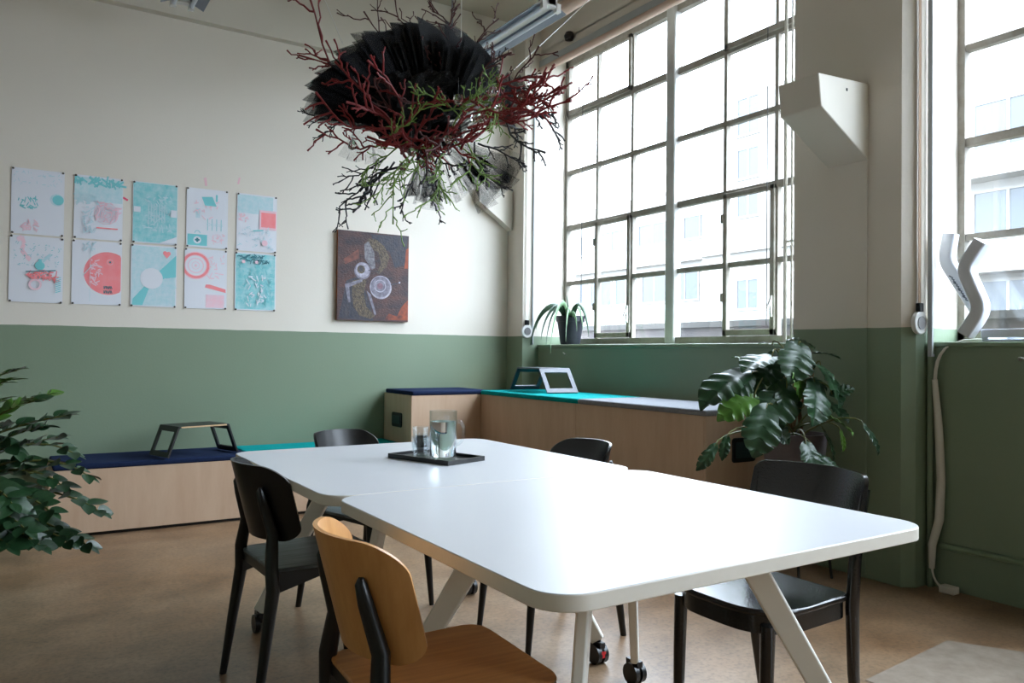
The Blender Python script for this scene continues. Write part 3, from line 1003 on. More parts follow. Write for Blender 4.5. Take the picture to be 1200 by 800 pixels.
class Print(MB):
    """flat print on a sheet: coordinates 0..1 across and up; thin layers just above the paper"""
    def __init__(self, w_, h_):
        super().__init__()
        self.w, self.h, self.k = w_, h_, 0

    def poly(self, pts, m):
        self.k += 1
        y = -.0009 - .00006 * self.k
        self.add([((u - .5) * self.w, y, v * self.h) for u, v in pts], [tuple(range(len(pts)))], m)

    def rect(self, u0, v0, u1, v1, m):
        self.poly([(u0, v0), (u1, v0), (u1, v1), (u0, v1)], m)

    def disc(self, u, v, r, m, umax=1.0, n=36):
        pts = [(min(umax, u + r * math.cos(a) * self.h / self.w * .72), v + r * math.sin(a) * .72) for a in [2 * PI * k / n for k in range(n)]]
        self.poly(pts, m)

    def ring(self, u, v, r0, r1, m, n=30, a0=0, a1=2 * PI):
        self.k += 1
        y = -.0009 - .00006 * self.k
        vs = []
        for k in range(n + 1):
            a = a0 + (a1 - a0) * k / n
            for r in (r0, r1):
                vs.append((max(-.5, min(.5, u + r * math.cos(a) * self.h / self.w * .72 - .5)) * self.w, y, (v + r * math.sin(a) * .72) * self.h))
        self.add(vs, [(2 * k, 2 * k + 1, 2 * k + 3, 2 * k + 2) for k in range(n)], m)

    def line(self, p, q, wd, m):
        p, q = Vector(p), Vector(q)
        d = (q - p).normalized()
        s = Vector((-d.y, d.x)) * wd / 2
        self.poly([tuple(p - s), tuple(q - s), tuple(q + s), tuple(p + s)], m)

    def scatter(self, u0, v0, u1, v1, n, size, m, seed=1):
        R = random.Random(seed)
        for _ in range(n):
            u, v = R.uniform(u0, u1), R.uniform(v0, v1)
            a = R.uniform(0, PI)
            l = size * R.uniform(.5, 1.3)
            self.line((u - l * math.cos(a), v - l * math.sin(a) * .7), (u + l * math.cos(a), v + l * math.sin(a) * .7), size * .35, m)


def art(i, p):
    if i == 0:
        p.disc(.86, .56, .13, P_TEAL_L); p.disc(.88, .56, .105, P_TEAL)
        p.scatter(.1, .40, .5, .55, 22, .05, P_TEAL, 3); p.scatter(.22, .06, .5, .2, 26, .05, P_PINK_L, 4); p.scatter(.05, .75, .95, .95, 30, .03, P_TEAL_L, 5)
    elif i == 1:
        p.rect(.01, .60, .99, .97, P_TEAL_L); p.scatter(.02, .86, .98, .96, 30, .09, P_TEAL, 6); p.scatter(.02, .55, .5, .72, 30, .07, P_TEAL_L, 7)
        for k in range(5):
            p.ring(.66, .42, .05 + .045 * k, .06 + .045 * k, P_PINK_L)
        p.scatter(.45, .28, .95, .60, 46, .05, P_PINK_L, 8); p.rect(.46, .175, .9, .195, P_PINK); p.scatter(.2, .1, .45, .5, 26, .05, P_TEAL_L, 9)
    elif i == 2:
        p.rect(.01, .02, .99, .99, P_TEAL_T)
        for k in range(7):
            p.rect(.34 + .06 * k, .36, .36 + .06 * k, .66, P_TEAL_L)
        p.scatter(.25, .2, .85, .8, 70, .05, P_TEAL_L, 10); p.rect(.02, .50, .17, .59, PAPER); p.rect(.85, .46, .98, .58, PAPER); p.poly([(.6, .02), (.99, .02), (.99, .14)], PAPER)
    elif i == 3:
        p.rect(.03, .03, .50, .22, P_TEAL); p.ring(.265, .24, .05, .065, P_TEAL, a0=0, a1=PI); p.disc(.265, .125, .085, PAPER); p.rect(.24, .09, .29, .16, P_GREY); p.rect(.21, .11, .32, .14, P_GREY)
        p.poly([(.36, .86), (.62, .88), (.72, .72), (.44, .72)], P_TEAL); p.rect(.70, .80, .745, .92, P_TEAL); p.rect(.22, .50, .32, .66, P_TEAL_L)
        for k in range(4):
            p.rect(.50 + .11 * k, .30, .515 + .11 * k, .50, P_TEAL)
            p.ring(.53 + .10 * k, .40, .03, .04, P_TEAL_L)
        p.ring(.74, .17, .09, .10, P_PINK_L); p.scatter(.62, .08, .9, .24, 18, .04, P_PINK_L, 11); p.scatter(.2, .5, .75, .8, 14, .05, P_PINK_L, 12)
    elif i == 4:
        p.rect(.02, .66, .90, .98, P_TEAL_L); p.scatter(.05, .7, .9, .96, 40, .05, P_TEAL_L, 13); p.rect(.56, .40, .99, .74, P_PINK_L); p.rect(.60, .44, .97, .70, P_PINK)
        p.scatter(.05, .5, .26, .66, 14, .05, P_PINK_L, 14); p.scatter(.05, .05, .9, .42, 60, .035, P_TEAL_L, 15); p.disc(.70, .16, .07, P_PINK_L); p.line((.4, .36), (.66, .38), .02, P_TEAL)
    elif i == 5:
        pts = [(.14, .93), (.22, .98), (.26, .88), (.22, .78), (.30, .70), (.38, .64)]
        for a, b in zip(pts, pts[1:]):
            p.line(a, b, .07, P_PINK_L)
        p.scatter(.08, .55, .95, .9, 60, .022, P_TEAL, 16); p.disc(.56, .56, .09, P_TEAL); p.rect(.53, .47, .62, .66, P_TEAL)
        p.line((.60, .62), (.76, .74), .05, P_TEAL_L); p.scatter(.34, .34, .88, .48, 60, .05, P_PINK, 17); p.ring(.48, .27, .08, .12, P_PINK_L); p.line((.3, .46), (.86, .50), .015, P_GREY)
        for k in range(8):
            p.line((.86, .16 + .03 * k), (.96, .19 + .03 * k), .012, P_TEAL)
    elif i == 6:
        p.disc(.72, .50, .47, P_PINK, umax=.985); p.scatter(.36, .3, .62, .7, 30, .05, P_PINK_L, 18)
        p.ring(.76, .68, .05, .06, P_PINK_L); p.disc(.76, .68, .02, P_GREY)
        for r_, v in ((0, .255), (1, .185)):
            for k in range(4):
                p.rect(.64 + .045 * k, v, .652 + .045 * k, v + .045, P_GREY)
                p.line((.652 + .045 * k, v + .045 * (k % 2)), (.675 + .045 * k, v + .045 * ((k + 1) % 2)), .012, P_GREY)
        p.scatter(.2, .84, .5, .97, 12, .05, P_TEAL_L, 19); p.line((.36, .05), (.36, .95), .008, P_TEAL_L); p.line((.22, .45), (.40, .62), .012, P_TEAL_L)
    elif i == 7:
        p.rect(.02, .02, .98, .98, P_TEAL_L); p.poly([(.5, .5), (.99, .86), (.99, .50), (.70, .46)], P_TEAL); p.poly([(.5, .5), (.05, .12), (.04, .02), (.26, .02)], P_TEAL)
        p.scatter(.6, .12, .98, .46, 26, .06, P_TEAL_L, 20); p.disc(.45, .46, .235, PAPER); p.disc(.74, .89, .042, P_PINK); p.disc(.82, .885, .042, P_PINK); p.poly([(.695, .875), (.865, .87), (.78, .80)], P_PINK)
    elif i == 8:
        for k, r in enumerate((.36, .29, .20, .10)):
            p.ring(.26, .72, r * .78, r * .9, P_PINK_L)
        p.ring(.26, .72, .245, .30, P_PINK); p.disc(.26, .72, .03, P_PINK_L); p.poly([(.48, .36), (.98, .28), (.97, .34), (.6, .41), (.5, .41)], P_PINK); p.rect(.5, .02, .94, .24, P_PINK_L); p.scatter(.55, .5, .95, .95, 20, .05, P_PINK_L, 21)
    else:
        p.rect(.02, .02, .98, .98, P_TEAL_T); p.scatter(.08, .1, .95, .8, 80, .05, P_TEAL, 22); p.scatter(.3, .05, .75, .6, 30, .06, PAPER, 23); p.scatter(.06, .82, .9, .96, 36, .05, P_GREY, 24); p.disc(.2, .84, .04, P_PINK_L); p.disc(.52, .84, .04, P_PINK_L)


PX = [(-.020, .279), (.336, .632), (.695, .986), (1.047, 1.335), (1.398, 1.695)]
TOP_L = ['risograph poster of a teal planet and a pink scribble', 'risograph poster of teal sky over pink tracery and a pink bar', 'risograph poster filled with a mottled teal city pattern',
         'white poster printed with a teal first aid case and small drawings', 'pale teal poster printed with a pink square beside the bare wall']
BOT_L = ['white poster printed with a winding pink trail and scattered teal dots', 'white poster printed with a large pink half disc and dark lettering', 'pale poster printed with teal rays, a white disc and a heart',
         'white poster printed with a pink target ring', 'poster filled with mottled teal under a dark dotted band']
for i in range(10):
    x0, x1 = PX[i % 5]
    z0, z1 = (1.908, 2.338) if i < 5 else (1.462, 1.896)
    if i >= 5:
        x0, x1 = x0 - .006, x1 + .0
    w_, h_ = x1 - x0, z1 - z0
    tilt = math.radians(random.uniform(-.4, .4))
    t = thing('poster', (TOP_L + BOT_L)[i], 'poster', ((x0 + x1) / 2, YB - .004, z0), 0, 'two rows of teal and pink posters')
    t.rotation_euler = (0, tilt, 0)
    # a sheet that lifts a little off the wall between its pins
    def sheet(u, v, i=i, w_=w_, h_=h_):
        lift = -.004 * math.sin(PI * u) * (.4 + .6 * math.sin(PI * v * .9)) - .002 * u
        return ((u - .5) * w_, 0, v * h_)
    MB().box((-w_ / 2, -.0008, 0), (w_ / 2, 0, h_)).build('paper', PAPER, t, smooth=False)
    p = Print(w_, h_)
    art(i, p)
    fine = MB()
    for f, mi in zip(p.f, p.mi):
        vs = [p.v[q] for q in f]
        xs, zs_ = [q.x for q in vs], [q.z for q in vs]
        if (max(xs) - min(xs)) * (max(zs_) - min(zs_)) > .0022 and len(vs) > 2:
            MB().add(vs, [tuple(range(len(vs)))], p.mats[mi]).build('print', None, t, smooth=False)
        else:
            fine.add(vs, [tuple(range(len(vs)))], p.mats[mi])
    if fine.f:
        fine.build('print_marks', None, t, smooth=False)['kind'] = 'stuff'
    for (u, v) in ((.03, .985), (.97, .985), (.03, .012), (.97, .012)):
        o = MB().lathe([(0, 0), (.006, 0), (.007, .004), (.004, .008), (0, .009)], 10).build('pin', PIN, t)
        o.rotation_euler = (PI / 2, 0, 0)
        o.location = ((u - .5) * w_, -.0012, v * h_)
# loose pink strips of tape on the wall
for (px, py, wd, hg, a, lab, m_) in ((147, 233, .035, .014, .5, 'torn crimson tape scrap on the wall between two posters', 'crim'), (241, 213, .016, .060, -.15, 'pale pink tape strip on the wall above the first aid poster', 'pale'), (280, 212, .012, .050, .2, 'thin pale pink tape strip on the wall above the pink square poster', 'thin')):
    d = fwd + rgt * ((px - 600) / 916.6) + upv * ((400 - py) / 916.6)
    q = Vector((0, 0, CAM_H)) + d * ((YB - .001) / d.y)
    o = MB().box((-wd / 2, -.0006, -hg / 2), (wd / 2, 0, hg / 2)).build('tape_scrap', mat('crimson_tape', (226, 82, 116), .6) if m_ == 'crim' else mat('pale_pink_tape', (236, 190, 202), .7), loc=q)
    o.rotation_euler = (0, a, 0)
    tag(o, lab, 'tape', 'scraps of tape around the posters')

CANVAS = mat('painted_canvas_dark', (42, 40, 50), .55, var=.9, vscale=6, stretch=(1, 1, 2.2), rgb2=(98, 60, 52), bump=.4, bscale=50, detail=7)
C_NAVY = mat('paint_navy', (40, 44, 62), .55, var=.9, vscale=24, rgb2=(74, 66, 70), bump=.3)
C_FUR = mat('paint_khaki_fur', (118, 102, 80), .6, var=1.0, vscale=40, rgb2=(48, 40, 40), bump=.5, bscale=90)
C_PALE = mat('paint_pale_lilac', (150, 146, 160), .5, var=1.0, vscale=24, rgb2=(84, 76, 92))
C_PALE2 = mat('paint_white_lilac', (196, 192, 206), .5, var=1.0, vscale=30, rgb2=(124, 116, 134))
C_ORANGE = mat('paint_orange', (184, 86, 46), .6, var=1.0, vscale=14, rgb2=(84, 44, 42))
C_SIDE = mat('canvas_edge_orange', (176, 104, 64), .7, var=1.0, vscale=9, rgb2=(92, 74, 56))
pt = thing('painting', 'dark canvas painting of furred sleeves and glassy spheres', 'painting', (2.485, YB - .032, 1.412))
W_, H_ = .618, .722
MB().box((-W_ / 2, 0, 0), (W_ / 2, .031, H_), C_SIDE).build('canvas_edge', None, pt, smooth=False)
cv = Print(W_, H_)
cv.rect(0, 0, 1, 1, CANVAS)
cv.poly([(0.02, .02), (.5, .0), (.46, .18), (.30, .5), (.12, .44)], C_NAVY)
cv.poly([(.45, .98), (.98, .99), (.96, .66), (.8, .62), (.72, .80), (.5, .86)], C_NAVY)
cv.poly([(.94, .62), (.99, .62), (1, .86), (.96, .84)], C_ORANGE)
cv.poly([(.66, .02), (1, .02), (1, .26), (.90, .17), (.84, .06), (.72, .09)], C_ORANGE)
cv.poly([(.08, .68), (.28, .80), (.30, .70), (.10, .62)], mat('paint_rust', (140, 82, 66), .6, var=1, vscale=20, rgb2=(80, 52, 52)))
cv.poly([(.36, .74), (.36, .86), (.42, .93), (.52, .93), (.64, .86), (.72, .74), (.68, .62), (.58, .54), (.54, .55), (.60, .66), (.56, .78), (.46, .82), (.42, .74)], C_FUR)
cv.poly([(.36, .86), (.37, .70), (.47, .58), (.52, .60), (.50, .78), (.42, .90)], mat('paint_dark_cuff', (58, 54, 66), .55, var=1, vscale=36, rgb2=(150, 146, 152)))
cv.poly([(.20, .44), (.36, .48), (.40, .46), (.36, .30), (.40, .16), (.52, .06), (.46, .02), (.30, .06), (.22, .16), (.20, .30)], C_FUR)
cv.poly([(.10, .40), (.34, .47), (.34, .44), (.16, .37), (.18, .20), (.15, .20)], C_PALE)
cv.poly([(.40, .34), (.46, .30), (.54, .08), (.52, .06)], C_PALE)
cv.disc(.34, .56, .135, C_PALE); cv.disc(.34, .565, .115, C_PALE2); cv.disc(.32, .575, .065, C_FUR); cv.disc(.32, .575, .035, C_NAVY)
cv.disc(.60, .385, .185, C_PALE2); cv.disc(.595, .39, .165, C_PALE); cv.ring(.59, .40, .085, .10, C_PALE2); cv.disc(.59, .40, .05, mat('paint_mauve', (150, 112, 128), .5, var=.8, vscale=40))
cv.line((.74, .42), (.86, .45), .012, C_NAVY); cv.disc(.87, .452, .014, C_PALE2)
cv.line((.42, .57), (.58, .56), .010, C_NAVY)
cv.build('picture', None, pt, smooth=False)


# ------------------------------------------------------------------ tray, jug and tumblers
def thin_glass(name):
    m = clear_mat(name, (.95, .975, .985, 1), .1, .02)
    nt = m.node_tree
    lw = nt.nodes.new('ShaderNodeLayerWeight')
    lw.inputs['Blend'].default_value = .5
    pw_ = nt.nodes.new('ShaderNodeMath'); pw_.operation = 'POWER'; pw_.inputs[1].default_value = 3.0
    nt.links.new(lw.outputs['Facing'], pw_.inputs[0])
    mr = nt.nodes.new('ShaderNodeMapRange'); mr.inputs['To Min'].default_value = .05; mr.inputs['To Max'].default_value = .55
    nt.links.new(pw_.outputs[0], mr.inputs['Value'])
    mx = [n for n in nt.nodes if n.type == 'MIX_SHADER'][0]
    nt.links.new(mr.outputs['Result'], mx.inputs['Fac'])
    return m


GLASS = thin_glass('clear_glass')
WATER = glass_mat('water', 1.33)
tray = thing('serving_tray', 'flat black tray under the jug and tumblers', 'tray', (1.432, 2.795, .7352), math.radians(-72))
tm = MB().box((-.165, -.10, 0), (.165, .10, .006))
tray_b = tm.build('tray_base', BLACK_PLASTIC, tray, bevel=.002)
rim = MB()
for (a, b) in (((-.168, -.10), (.168, -.10)), ((.165, -.103), (.165, .103)), ((.168, .10), (-.168, .10)), ((-.165, .103), (-.165, -.103))):
    rim.bar((a[0], a[1], .009), (b[0], b[1], .009), .007, .018)
rim.build('tray_rim', BLACK_PLASTIC, tray, smooth=False)
ZT = .7352 + .0065


def vessel(name, label, loc, r0, r1, h, th, base, group=None, extra=None):
    v = thing(name, label, 'glassware', loc, 0, group)
    prof = [(0, 0), (r0 * .96, 0), (r0, .004), (r1, h - .002), (r1 - th * .5, h), (r1 - th, h - .002), (r0 - th, base + .004), (r0 - th - .006, base), (0, base)]
    MB().lathe(prof, 32).build('glass_body', GLASS, v, angle=60)
    return v


jug = thing('water_jug', 'clear glass water jug with handle on the black tray', 'jug', (1.425, 2.722, ZT), math.radians(-25))
R, H, T = .054, .192, .0035
prof = [(0, 0), (R * .94, 0), (R * .97, .006), (R * .97, .045), (R, .050), (R, H - .001), (R - T / 2, H), (R - T, H - .001), (R - T, .018), (R - T - .008, .012), (0, .012)]
MB().lathe(prof, 36).build('glass_body', GLASS, jug, angle=60)
MB().lathe([(0, .0125), (R - T - .009, .0125), (R - T - .0004, .019), (R - T - .0004, .150), (0, .150)], 36).build('water', WATER, jug, angle=60)
MB().tube(bez((R - .001, 0, .150), (R + .036, 0, .158), (R + .036, 0, .058), (R - .001, 0, .060), 14), .0055, 10).build('handle', GLASS, jug)
TG = 'clear glass tumblers on the tray'
vessel('tumbler', 'clear glass tumbler carrying another one, beside the jug', (1.366, 2.800, ZT), .031, .036, .086, .0028, .010, TG)
vessel('tumbler', 'clear glass tumbler set into another one, beside the jug', (1.366, 2.800, ZT + .046), .0265, .0325, .080, .0024, .008, TG)
vessel('tumbler', 'single clear glass tumbler standing behind the stacked pair', (1.418, 2.872, ZT), .031, .036, .086, .0028, .010, TG)


# ------------------------------------------------------------------ plants
def leaf_mesh(name, kind, m, L=1.0):
    """unit leaf along +y, face up +z; built with a midrib fold and droop"""
    b = MB()
    if kind == 'oval':
        nv, nu, wmax, fold, droop = 9, 5, .36, .10, .08
        prof = lambda t: math.sin(PI * min(1, t ** .8)) ** .75 * (1 - .15 * t)
    elif kind == 'strap':
        nv, nu, wmax, fold, droop = 12, 3, .06, .03, .0
        prof = lambda t: (1 - t) ** .55
    if kind in ('oval', 'strap'):
        def P(u, v):
            s = 2 * u - 1
            w_ = wmax * prof(v) if 0 < v < 1 else 0.004
            return (s * w_, v, fold * abs(s) * prof(v) * .7 - droop * v * v)
        b.grid(P, nu, nv, m)
    else:                                                    # split heart leaf of a monstera
        nu, nv = 9, 61
        def P2(u, v):
            q = 2 * u - 1
            body = math.sin(PI * min(1, max(0, v)) ** .72) ** .8 if 0 < v < 1 else 0
            slit = 1.0
            if .16 < v < .86:
                slit = 1 - .58 * max(0, math.sin((v - .10) * 2 * PI * 4.2 + .4)) ** 7
            x = q * (.50 * body * slit + .004)
            y = v + .16 * abs(q) * body - (.13 * abs(q) ** .7 if v < .12 else 0)
            z = .20 * abs(x) - .55 * x * x - .38 * v * v + .02 * math.sin(v * 30) * abs(q)
            return (x, y, z)
        b.grid(P2, nu, nv, m)
    return b.mesh(name, m, True, 70)


def frame(p, d, n, size, width=1.0):
    """matrix placing a unit leaf: base p, direction d, upper face towards n"""
    d = Vector(d).normalized()
    n = Vector(n)
    n = (n - d * n.dot(d))
    if n.length < 1e-4:
        n = d.orthogonal()
    n.normalize()
    x = d.cross(n)
    M = Matrix((x * size * width, d * size, n * size)).transposed().to_4x4()
    M.translation = p
    return M


def put(me, name, parent, M):
    o = bpy.data.objects.new(name, me)
    COL.objects.link(o)
    o.parent = parent
    o.matrix_local = M
    return o


OVAL = [leaf_mesh('leaf_oval', 'oval', LEAF), leaf_mesh('leaf_oval_bright', 'oval', LEAF_BRIGHT)]
MON = [leaf_mesh('leaf_split', 'split', LEAF), leaf_mesh('leaf_split_bright', 'split', LEAF_BRIGHT)]

# --- zamioculcas at the left edge
ZR = random.Random(5)
zb = Vector((-.36, 4.02, 0))
zz = thing('potted_zamioculcas', 'dark green plant with paired oval leaflets in front of the low bench', 'plant', zb)
MB().lathe([(0, 0), (.12, 0), (.165, .30), (.17, .31), (.155, .31), (.150, .285), (0, .285)], 28).build('pot', mat('dark_planter', (52, 48, 50), .6), zz)
MB().lathe([(0, .287), (.149, .287)], 20).build('soil', SOIL, zz)
stems = [  # tip pixel, depth, rise of the arch, leaflet pairs, leaflet size, young
    ((20, 434), 3.25, .70, 11, .048, 1), ((8, 446), 3.15, .62, 11, .05, 1), ((58, 462), 3.30, .60, 13, .052, 1), ((40, 470), 3.15, .56, 12, .054, 1), ((78, 487), 3.20, .52, 13, .052, 0), ((70, 512), 3.35, .40, 12, .048, 0),
    ((88, 532), 3.30, .42, 12, .050, 0), ((104, 558), 3.25, .46, 13, .052, 0), ((118, 600), 3.20, .44, 14, .054, 0), ((104, 640), 3.15, .42, 15, .054, 0),
    ((82, 636), 3.10, .36, 14, .050, 0), ((60, 600), 3.05, .40, 13, .054, 0), ((48, 640), 3.0, .34, 14, .056, 0), ((10, 640), 2.9, .30, 16, .066, 0), ((30, 620), 2.95, .36, 14, .064, 0),
    ((2, 500), 3.3, .40, 12, .052, 0), ((50, 560), 3.4, .34, 12, .052, 0), ((22, 530), 3.2, .44, 13, .054, 0), ((14, 590), 2.95, .38, 15, .062, 0), ((50, 500), 3.25, .50, 12, .05, 0), ((74, 570), 3.2, .44, 12, .052, 0), ((-6, 470), 3.2, .6, 12, .052, 1)]
for (tip, D, rise, nl, sz, br) in stems:
    T = at(tip[0], tip[1], D) - zb
    a = ZR.uniform(0, 2 * PI)
    B = Vector((.06 * math.cos(a), .06 * math.sin(a), .28))
    mid = B.lerp(T, .5)
    c1 = Vector((B.x * 1.5, B.y * 1.5, B.z + rise * .85))
    c2 = Vector((T.x * .75 + B.x * .25, T.y * .75 + B.y * .25, max(T.z + rise * .35, B.z + rise * .6) if tip[1] > 520 else T.z - .02))
    path = bez(B, c1, c2, T, 16)
    so = MB().tube(path, [.009 - .006 * k / 15 for k in range(16)], 7).build('stem', STEM, zz)
    for k in range(nl):
        f = .26 + .72 * k / (nl - 1)
        i = min(14, int(f * 15))
        p = path[i].lerp(path[i + 1], f * 15 - i)
        d = (path[i + 1] - path[i]).normalized()
        up = Vector((0, 0, 1))
        side = d.cross(up)
        if side.length < .1:
            side = Vector((1, 0, 0))
        side.normalize()
        nrm = side.cross(d)
        for s in (-1, 1):
            dd = (side * s * 1.0 + d * .75 + nrm * ZR.uniform(-.1, .45) + Vector((ZR.uniform(-.2, .2), ZR.uniform(-.2, .2), ZR.uniform(-.25, .1))))
            put(OVAL[1] if br and ZR.random() < .75 else OVAL[0], 'leaf', so, frame(p, dd, nrm * .5 - fwd * .7 + Vector((ZR.uniform(-.5, .5), ZR.uniform(-.5, .5), .4)), sz * ZR.uniform(1.25, 1.7), 1.0))
    put(OVAL[br], 'leaf', so, frame(path[-1], path[-1] - path[-3], Vector((0, 0, 1)), sz))

# --- monstera between the boxes and the column
mb = Vector((3.50, 2.69, 0))
mo = thing('potted_monstera', 'monstera with split leaves in a grey pot on a black wire stand beside the column', 'plant', mb)
PURPLE_POT = mat('grey_mauve_pot', (104, 96, 100), .6, var=.7, vscale=7, stretch=(1, 1, .4), rgb2=(70, 62, 66))
MB().lathe([(0, .41), (.125, .41), (.162, .70), (.165, .755), (.150, .755), (.146, .72), (0, .72)], 32).build('pot', PURPLE_POT, mo)
MB().lathe([(0, .722), (.145, .722)], 20).build('soil', SOIL, mo)
st = MB()
ringp = [(.14 * math.cos(2 * PI * k / 20), .14 * math.sin(2 * PI * k / 20), .402) for k in range(21)]
st.tube(ringp, .006, 6)
ringl = [(.17 * math.cos(2 * PI * k / 20), .17 * math.sin(2 * PI * k / 20), .12) for k in range(21)]
st.tube(ringl, .005, 6)
sto = st.build('stand_rings', BLACK_PLASTIC, mo)
for k in range(4):
    a = PI / 4 + k * PI / 2
    MB().tube([(.14 * math.cos(a), .14 * math.sin(a), .405), (.19 * math.cos(a), .19 * math.sin(a), 0)], .007, 7).build('stand_leg', BLACK_PLASTIC, mo)
    MB().tube([(.17 * math.cos(a), .17 * math.sin(a), .12), (.14 * math.cos(a + PI / 2), .14 * math.sin(a + PI / 2), .40)], .004, 6).build('stand_brace', BLACK_PLASTIC, mo)
MR = random.Random(11)
# thick aerial stems rising from the pot
trunks = []
for (px, py, D, r) in ((918, 432, 4.15, .012), (932, 440, 4.10, .011), (944, 425, 4.12, .010), (925, 455, 4.2, .008), (953, 432, 4.18, .008)):
    T = at(px, py, D) - mb
    B = Vector((MR.uniform(-.06, .06), MR.uniform(-.06, .06), .72))
    pth = bez(B, B + Vector((0, 0, .15)), T - Vector((0, 0, .12)), T, 9)
    MB().tube(pth, [r * (1.1 - .04 * k) for k in range(9)], 8).build('stem', BARK, mo)
    trunks.append(pth)
MLEAVES = [  # base pixel, tip pixel, depth base, depth tip, width, bright, normal
    ((872, 436), (816, 470), 3.95, 3.80, .85, 0, (-.2, -.1, 1)), ((905, 418), (868, 424), 4.0, 3.85, 1.0, 0, (-.3, -.3, 1)),
    ((936, 404), (934, 446), 4.02, 3.85, 1.1, 0, (-.3, -.8, .5)), ((912, 412), (903, 446), 4.1, 3.95, 1.0, 0, (-.5, -.7, .6)),
    ((948, 414), (990, 412), 4.1, 4.0, .8, 0, (.1, -.4, 1)), ((962, 430), (1000, 474), 4.1, 3.95, 1.2, 0, (.3, -.8, .6)),
    ((955, 448), (968, 498), 3.98, 3.80, 1.0, 0, (-.1, -.9, .5)), ((962, 486), (1010, 502), 4.0, 3.85, .9, 1, (.2, -.5, .8)),
    ((1012, 498), (1040, 532), 3.9, 3.82, .55, 0, (.3, -.6, .7)), ((884, 466), (842, 490), 3.95, 3.85, .9, 1, (-.4, -.6, .7)),
    ((898, 478), (890, 538), 3.85, 3.72, 1.0, 0, (-.4, -.9, .3)), ((922, 455), (900, 500), 3.98, 3.82, 1.1, 0, (-.5, -.8, .4)),
    ((915, 446), (938, 492), 4.02, 3.88, 1.0, 0, (-.2, -.9, .4)), ((944, 520), (962, 560), 3.85, 3.74, .9, 0, (.0, -.9, .6)),
    ((955, 532), (992, 556), 3.88, 3.80, .8, 0, (.3, -.7, .7)), ((838, 522), (820, 556), 3.75, 3.70, .6, 0, (-.4, -.8, .3)),
    ((852, 512), (846, 540), 3.78, 3.72, .6, 0, (-.4, -.8, .5)), ((878, 425), (858, 412), 4.15, 4.25, .5, 1, (-.2, .3, 1)),
    ((925, 402), (962, 400), 4.25, 4.3, .9, 0, (.1, -.3, 1)), ((905, 404), (888, 398), 4.2, 4.25, .8, 0, (-.2, -.3, 1)),
    ((968, 470), (1002, 492), 4.15, 4.05, 1.0, 0, (.3, -.7, .6)), ((900, 496), (930, 520), 3.95, 3.88, 1.0, 0, (-.1, -.9, .5)),
    ((870, 452), (905, 470), 4.1, 4.0, 1.0, 0, (-.1, -.9, .6)), ((985, 505), (995, 530), 4.05, 4.0, .7, 1, (.2, -.8, .5)), ((940, 440), (975, 452), 4.2, 4.1, .9, 0, (.1, -.8, .6)),
    ((975, 462), (1004, 452), 4.05, 4.0, 1.0, 0, (.2, -.7, .7)), ((950, 425), (985, 440), 4.0, 3.9, 1.1, 0, (.2, -.7, .7)), ((880, 440), (862, 470), 4.0, 3.9, .9, 0, (-.3, -.8, .5)), ((905, 430), (882, 452), 4.05, 3.95, 1.0, 0, (-.3, -.7, .6)), ((930, 425), (950, 470), 4.0, 3.9, .9, 1, (0, -.8, .5)), ((965, 505), (988, 540), 3.95, 3.9, .8, 0, (.2, -.8, .5))]
for (b_, t_, Db, Dt, wd, br, nr) in MLEAVES:
    B, T = at(b_[0], b_[1], Db) - mb, at(t_[0], t_[1], Dt) - mb
    # keep clear of the wall behind
    for v in (B, T):
        v.x = min(v.x, XW - mb.x - .02)
    L = (T - B).length
    src = MR.choice(trunks)
    S = src[MR.choice((5, 6, 7, 8))] if b_[1] < 470 else Vector((MR.uniform(-.07, .07), MR.uniform(-.07, .07), .725))
    pt_ = bez(S, S.lerp(B, .4) + Vector((0, 0, .10)), B + Vector((0, 0, .06)), B, 8)
    stalk = MB().tube(pt_, [.006 - .0004 * k for k in range(8)], 6).build('leaf_stalk', STEM, mo)
    put(MON[br], 'leaf', stalk, frame(B, T - B + Vector((0, 0, .12 * L)), Vector(nr) + Vector((MR.uniform(-.35, .35), MR.uniform(-.35, .35), 0)), L * .86, wd * .82))

# --- aloe on the sill
ab = Vector((4.12, 5.50, SILL + .0005))
al = thing('potted_aloe', 'aloe with long arching leaves in a dark pot on the window sill', 'plant', ab)
DARK_POT = mat('dark_blue_pot', (34, 38, 50), .5)
MB().lathe([(0, 0), (.085, 0), (.115, .20), (.125, .20), (.128, .25), (.115, .25), (.110, .225), (0, .225)], 30).build('pot', DARK_POT, al)
MB().lathe([(0, .227), (.109, .227)], 20).build('soil', SOIL, al)
ALOE = mat('aloe_leaf', (88, 122, 88), .4, var=.8, vscale=30, rgb2=(128, 156, 118))
ALOE_D = mat('aloe_leaf_dark', (44, 70, 52), .4, var=.6, vscale=30, rgb2=(70, 100, 74))
for (px, py, rise, D, r, dk) in ((622, 404, .22, 6.75, .026, 1), (634, 398, .20, 6.6, .022, 1), (645, 414, .26, 6.45, .026, 0), (640, 404, .20, 6.5, .020, 1), (663, 400, .12, 6.45, .030, 0), (690, 395, .24, 6.6, .026, 1),
                            (683, 386, .20, 6.75, .022, 0), (676, 388, .06, 6.5, .026, 0), (664, 346, .0, 6.75, .020, 1), (652, 366, .10, 6.7, .02, 1), (628, 386, .18, 6.9, .02, 0)):
    T = at(px, py, D) - ab
    T.x = min(T.x, .13)
    B = Vector((T.x * .12, T.y * .12, .225))
    pth = bez(B, B + Vector((T.x * .25, T.y * .25, rise * 1.1 + .02)), Vector((T.x * .95, T.y * .95, max(T.z + rise * .75, .25))), T, 12)
    MB().tube(pth, [r * (1 - (k / 11) ** 1.6) + .002 for k in range(12)], 8, flat=.42).build('leaf', ALOE_D if dk else ALOE, al)


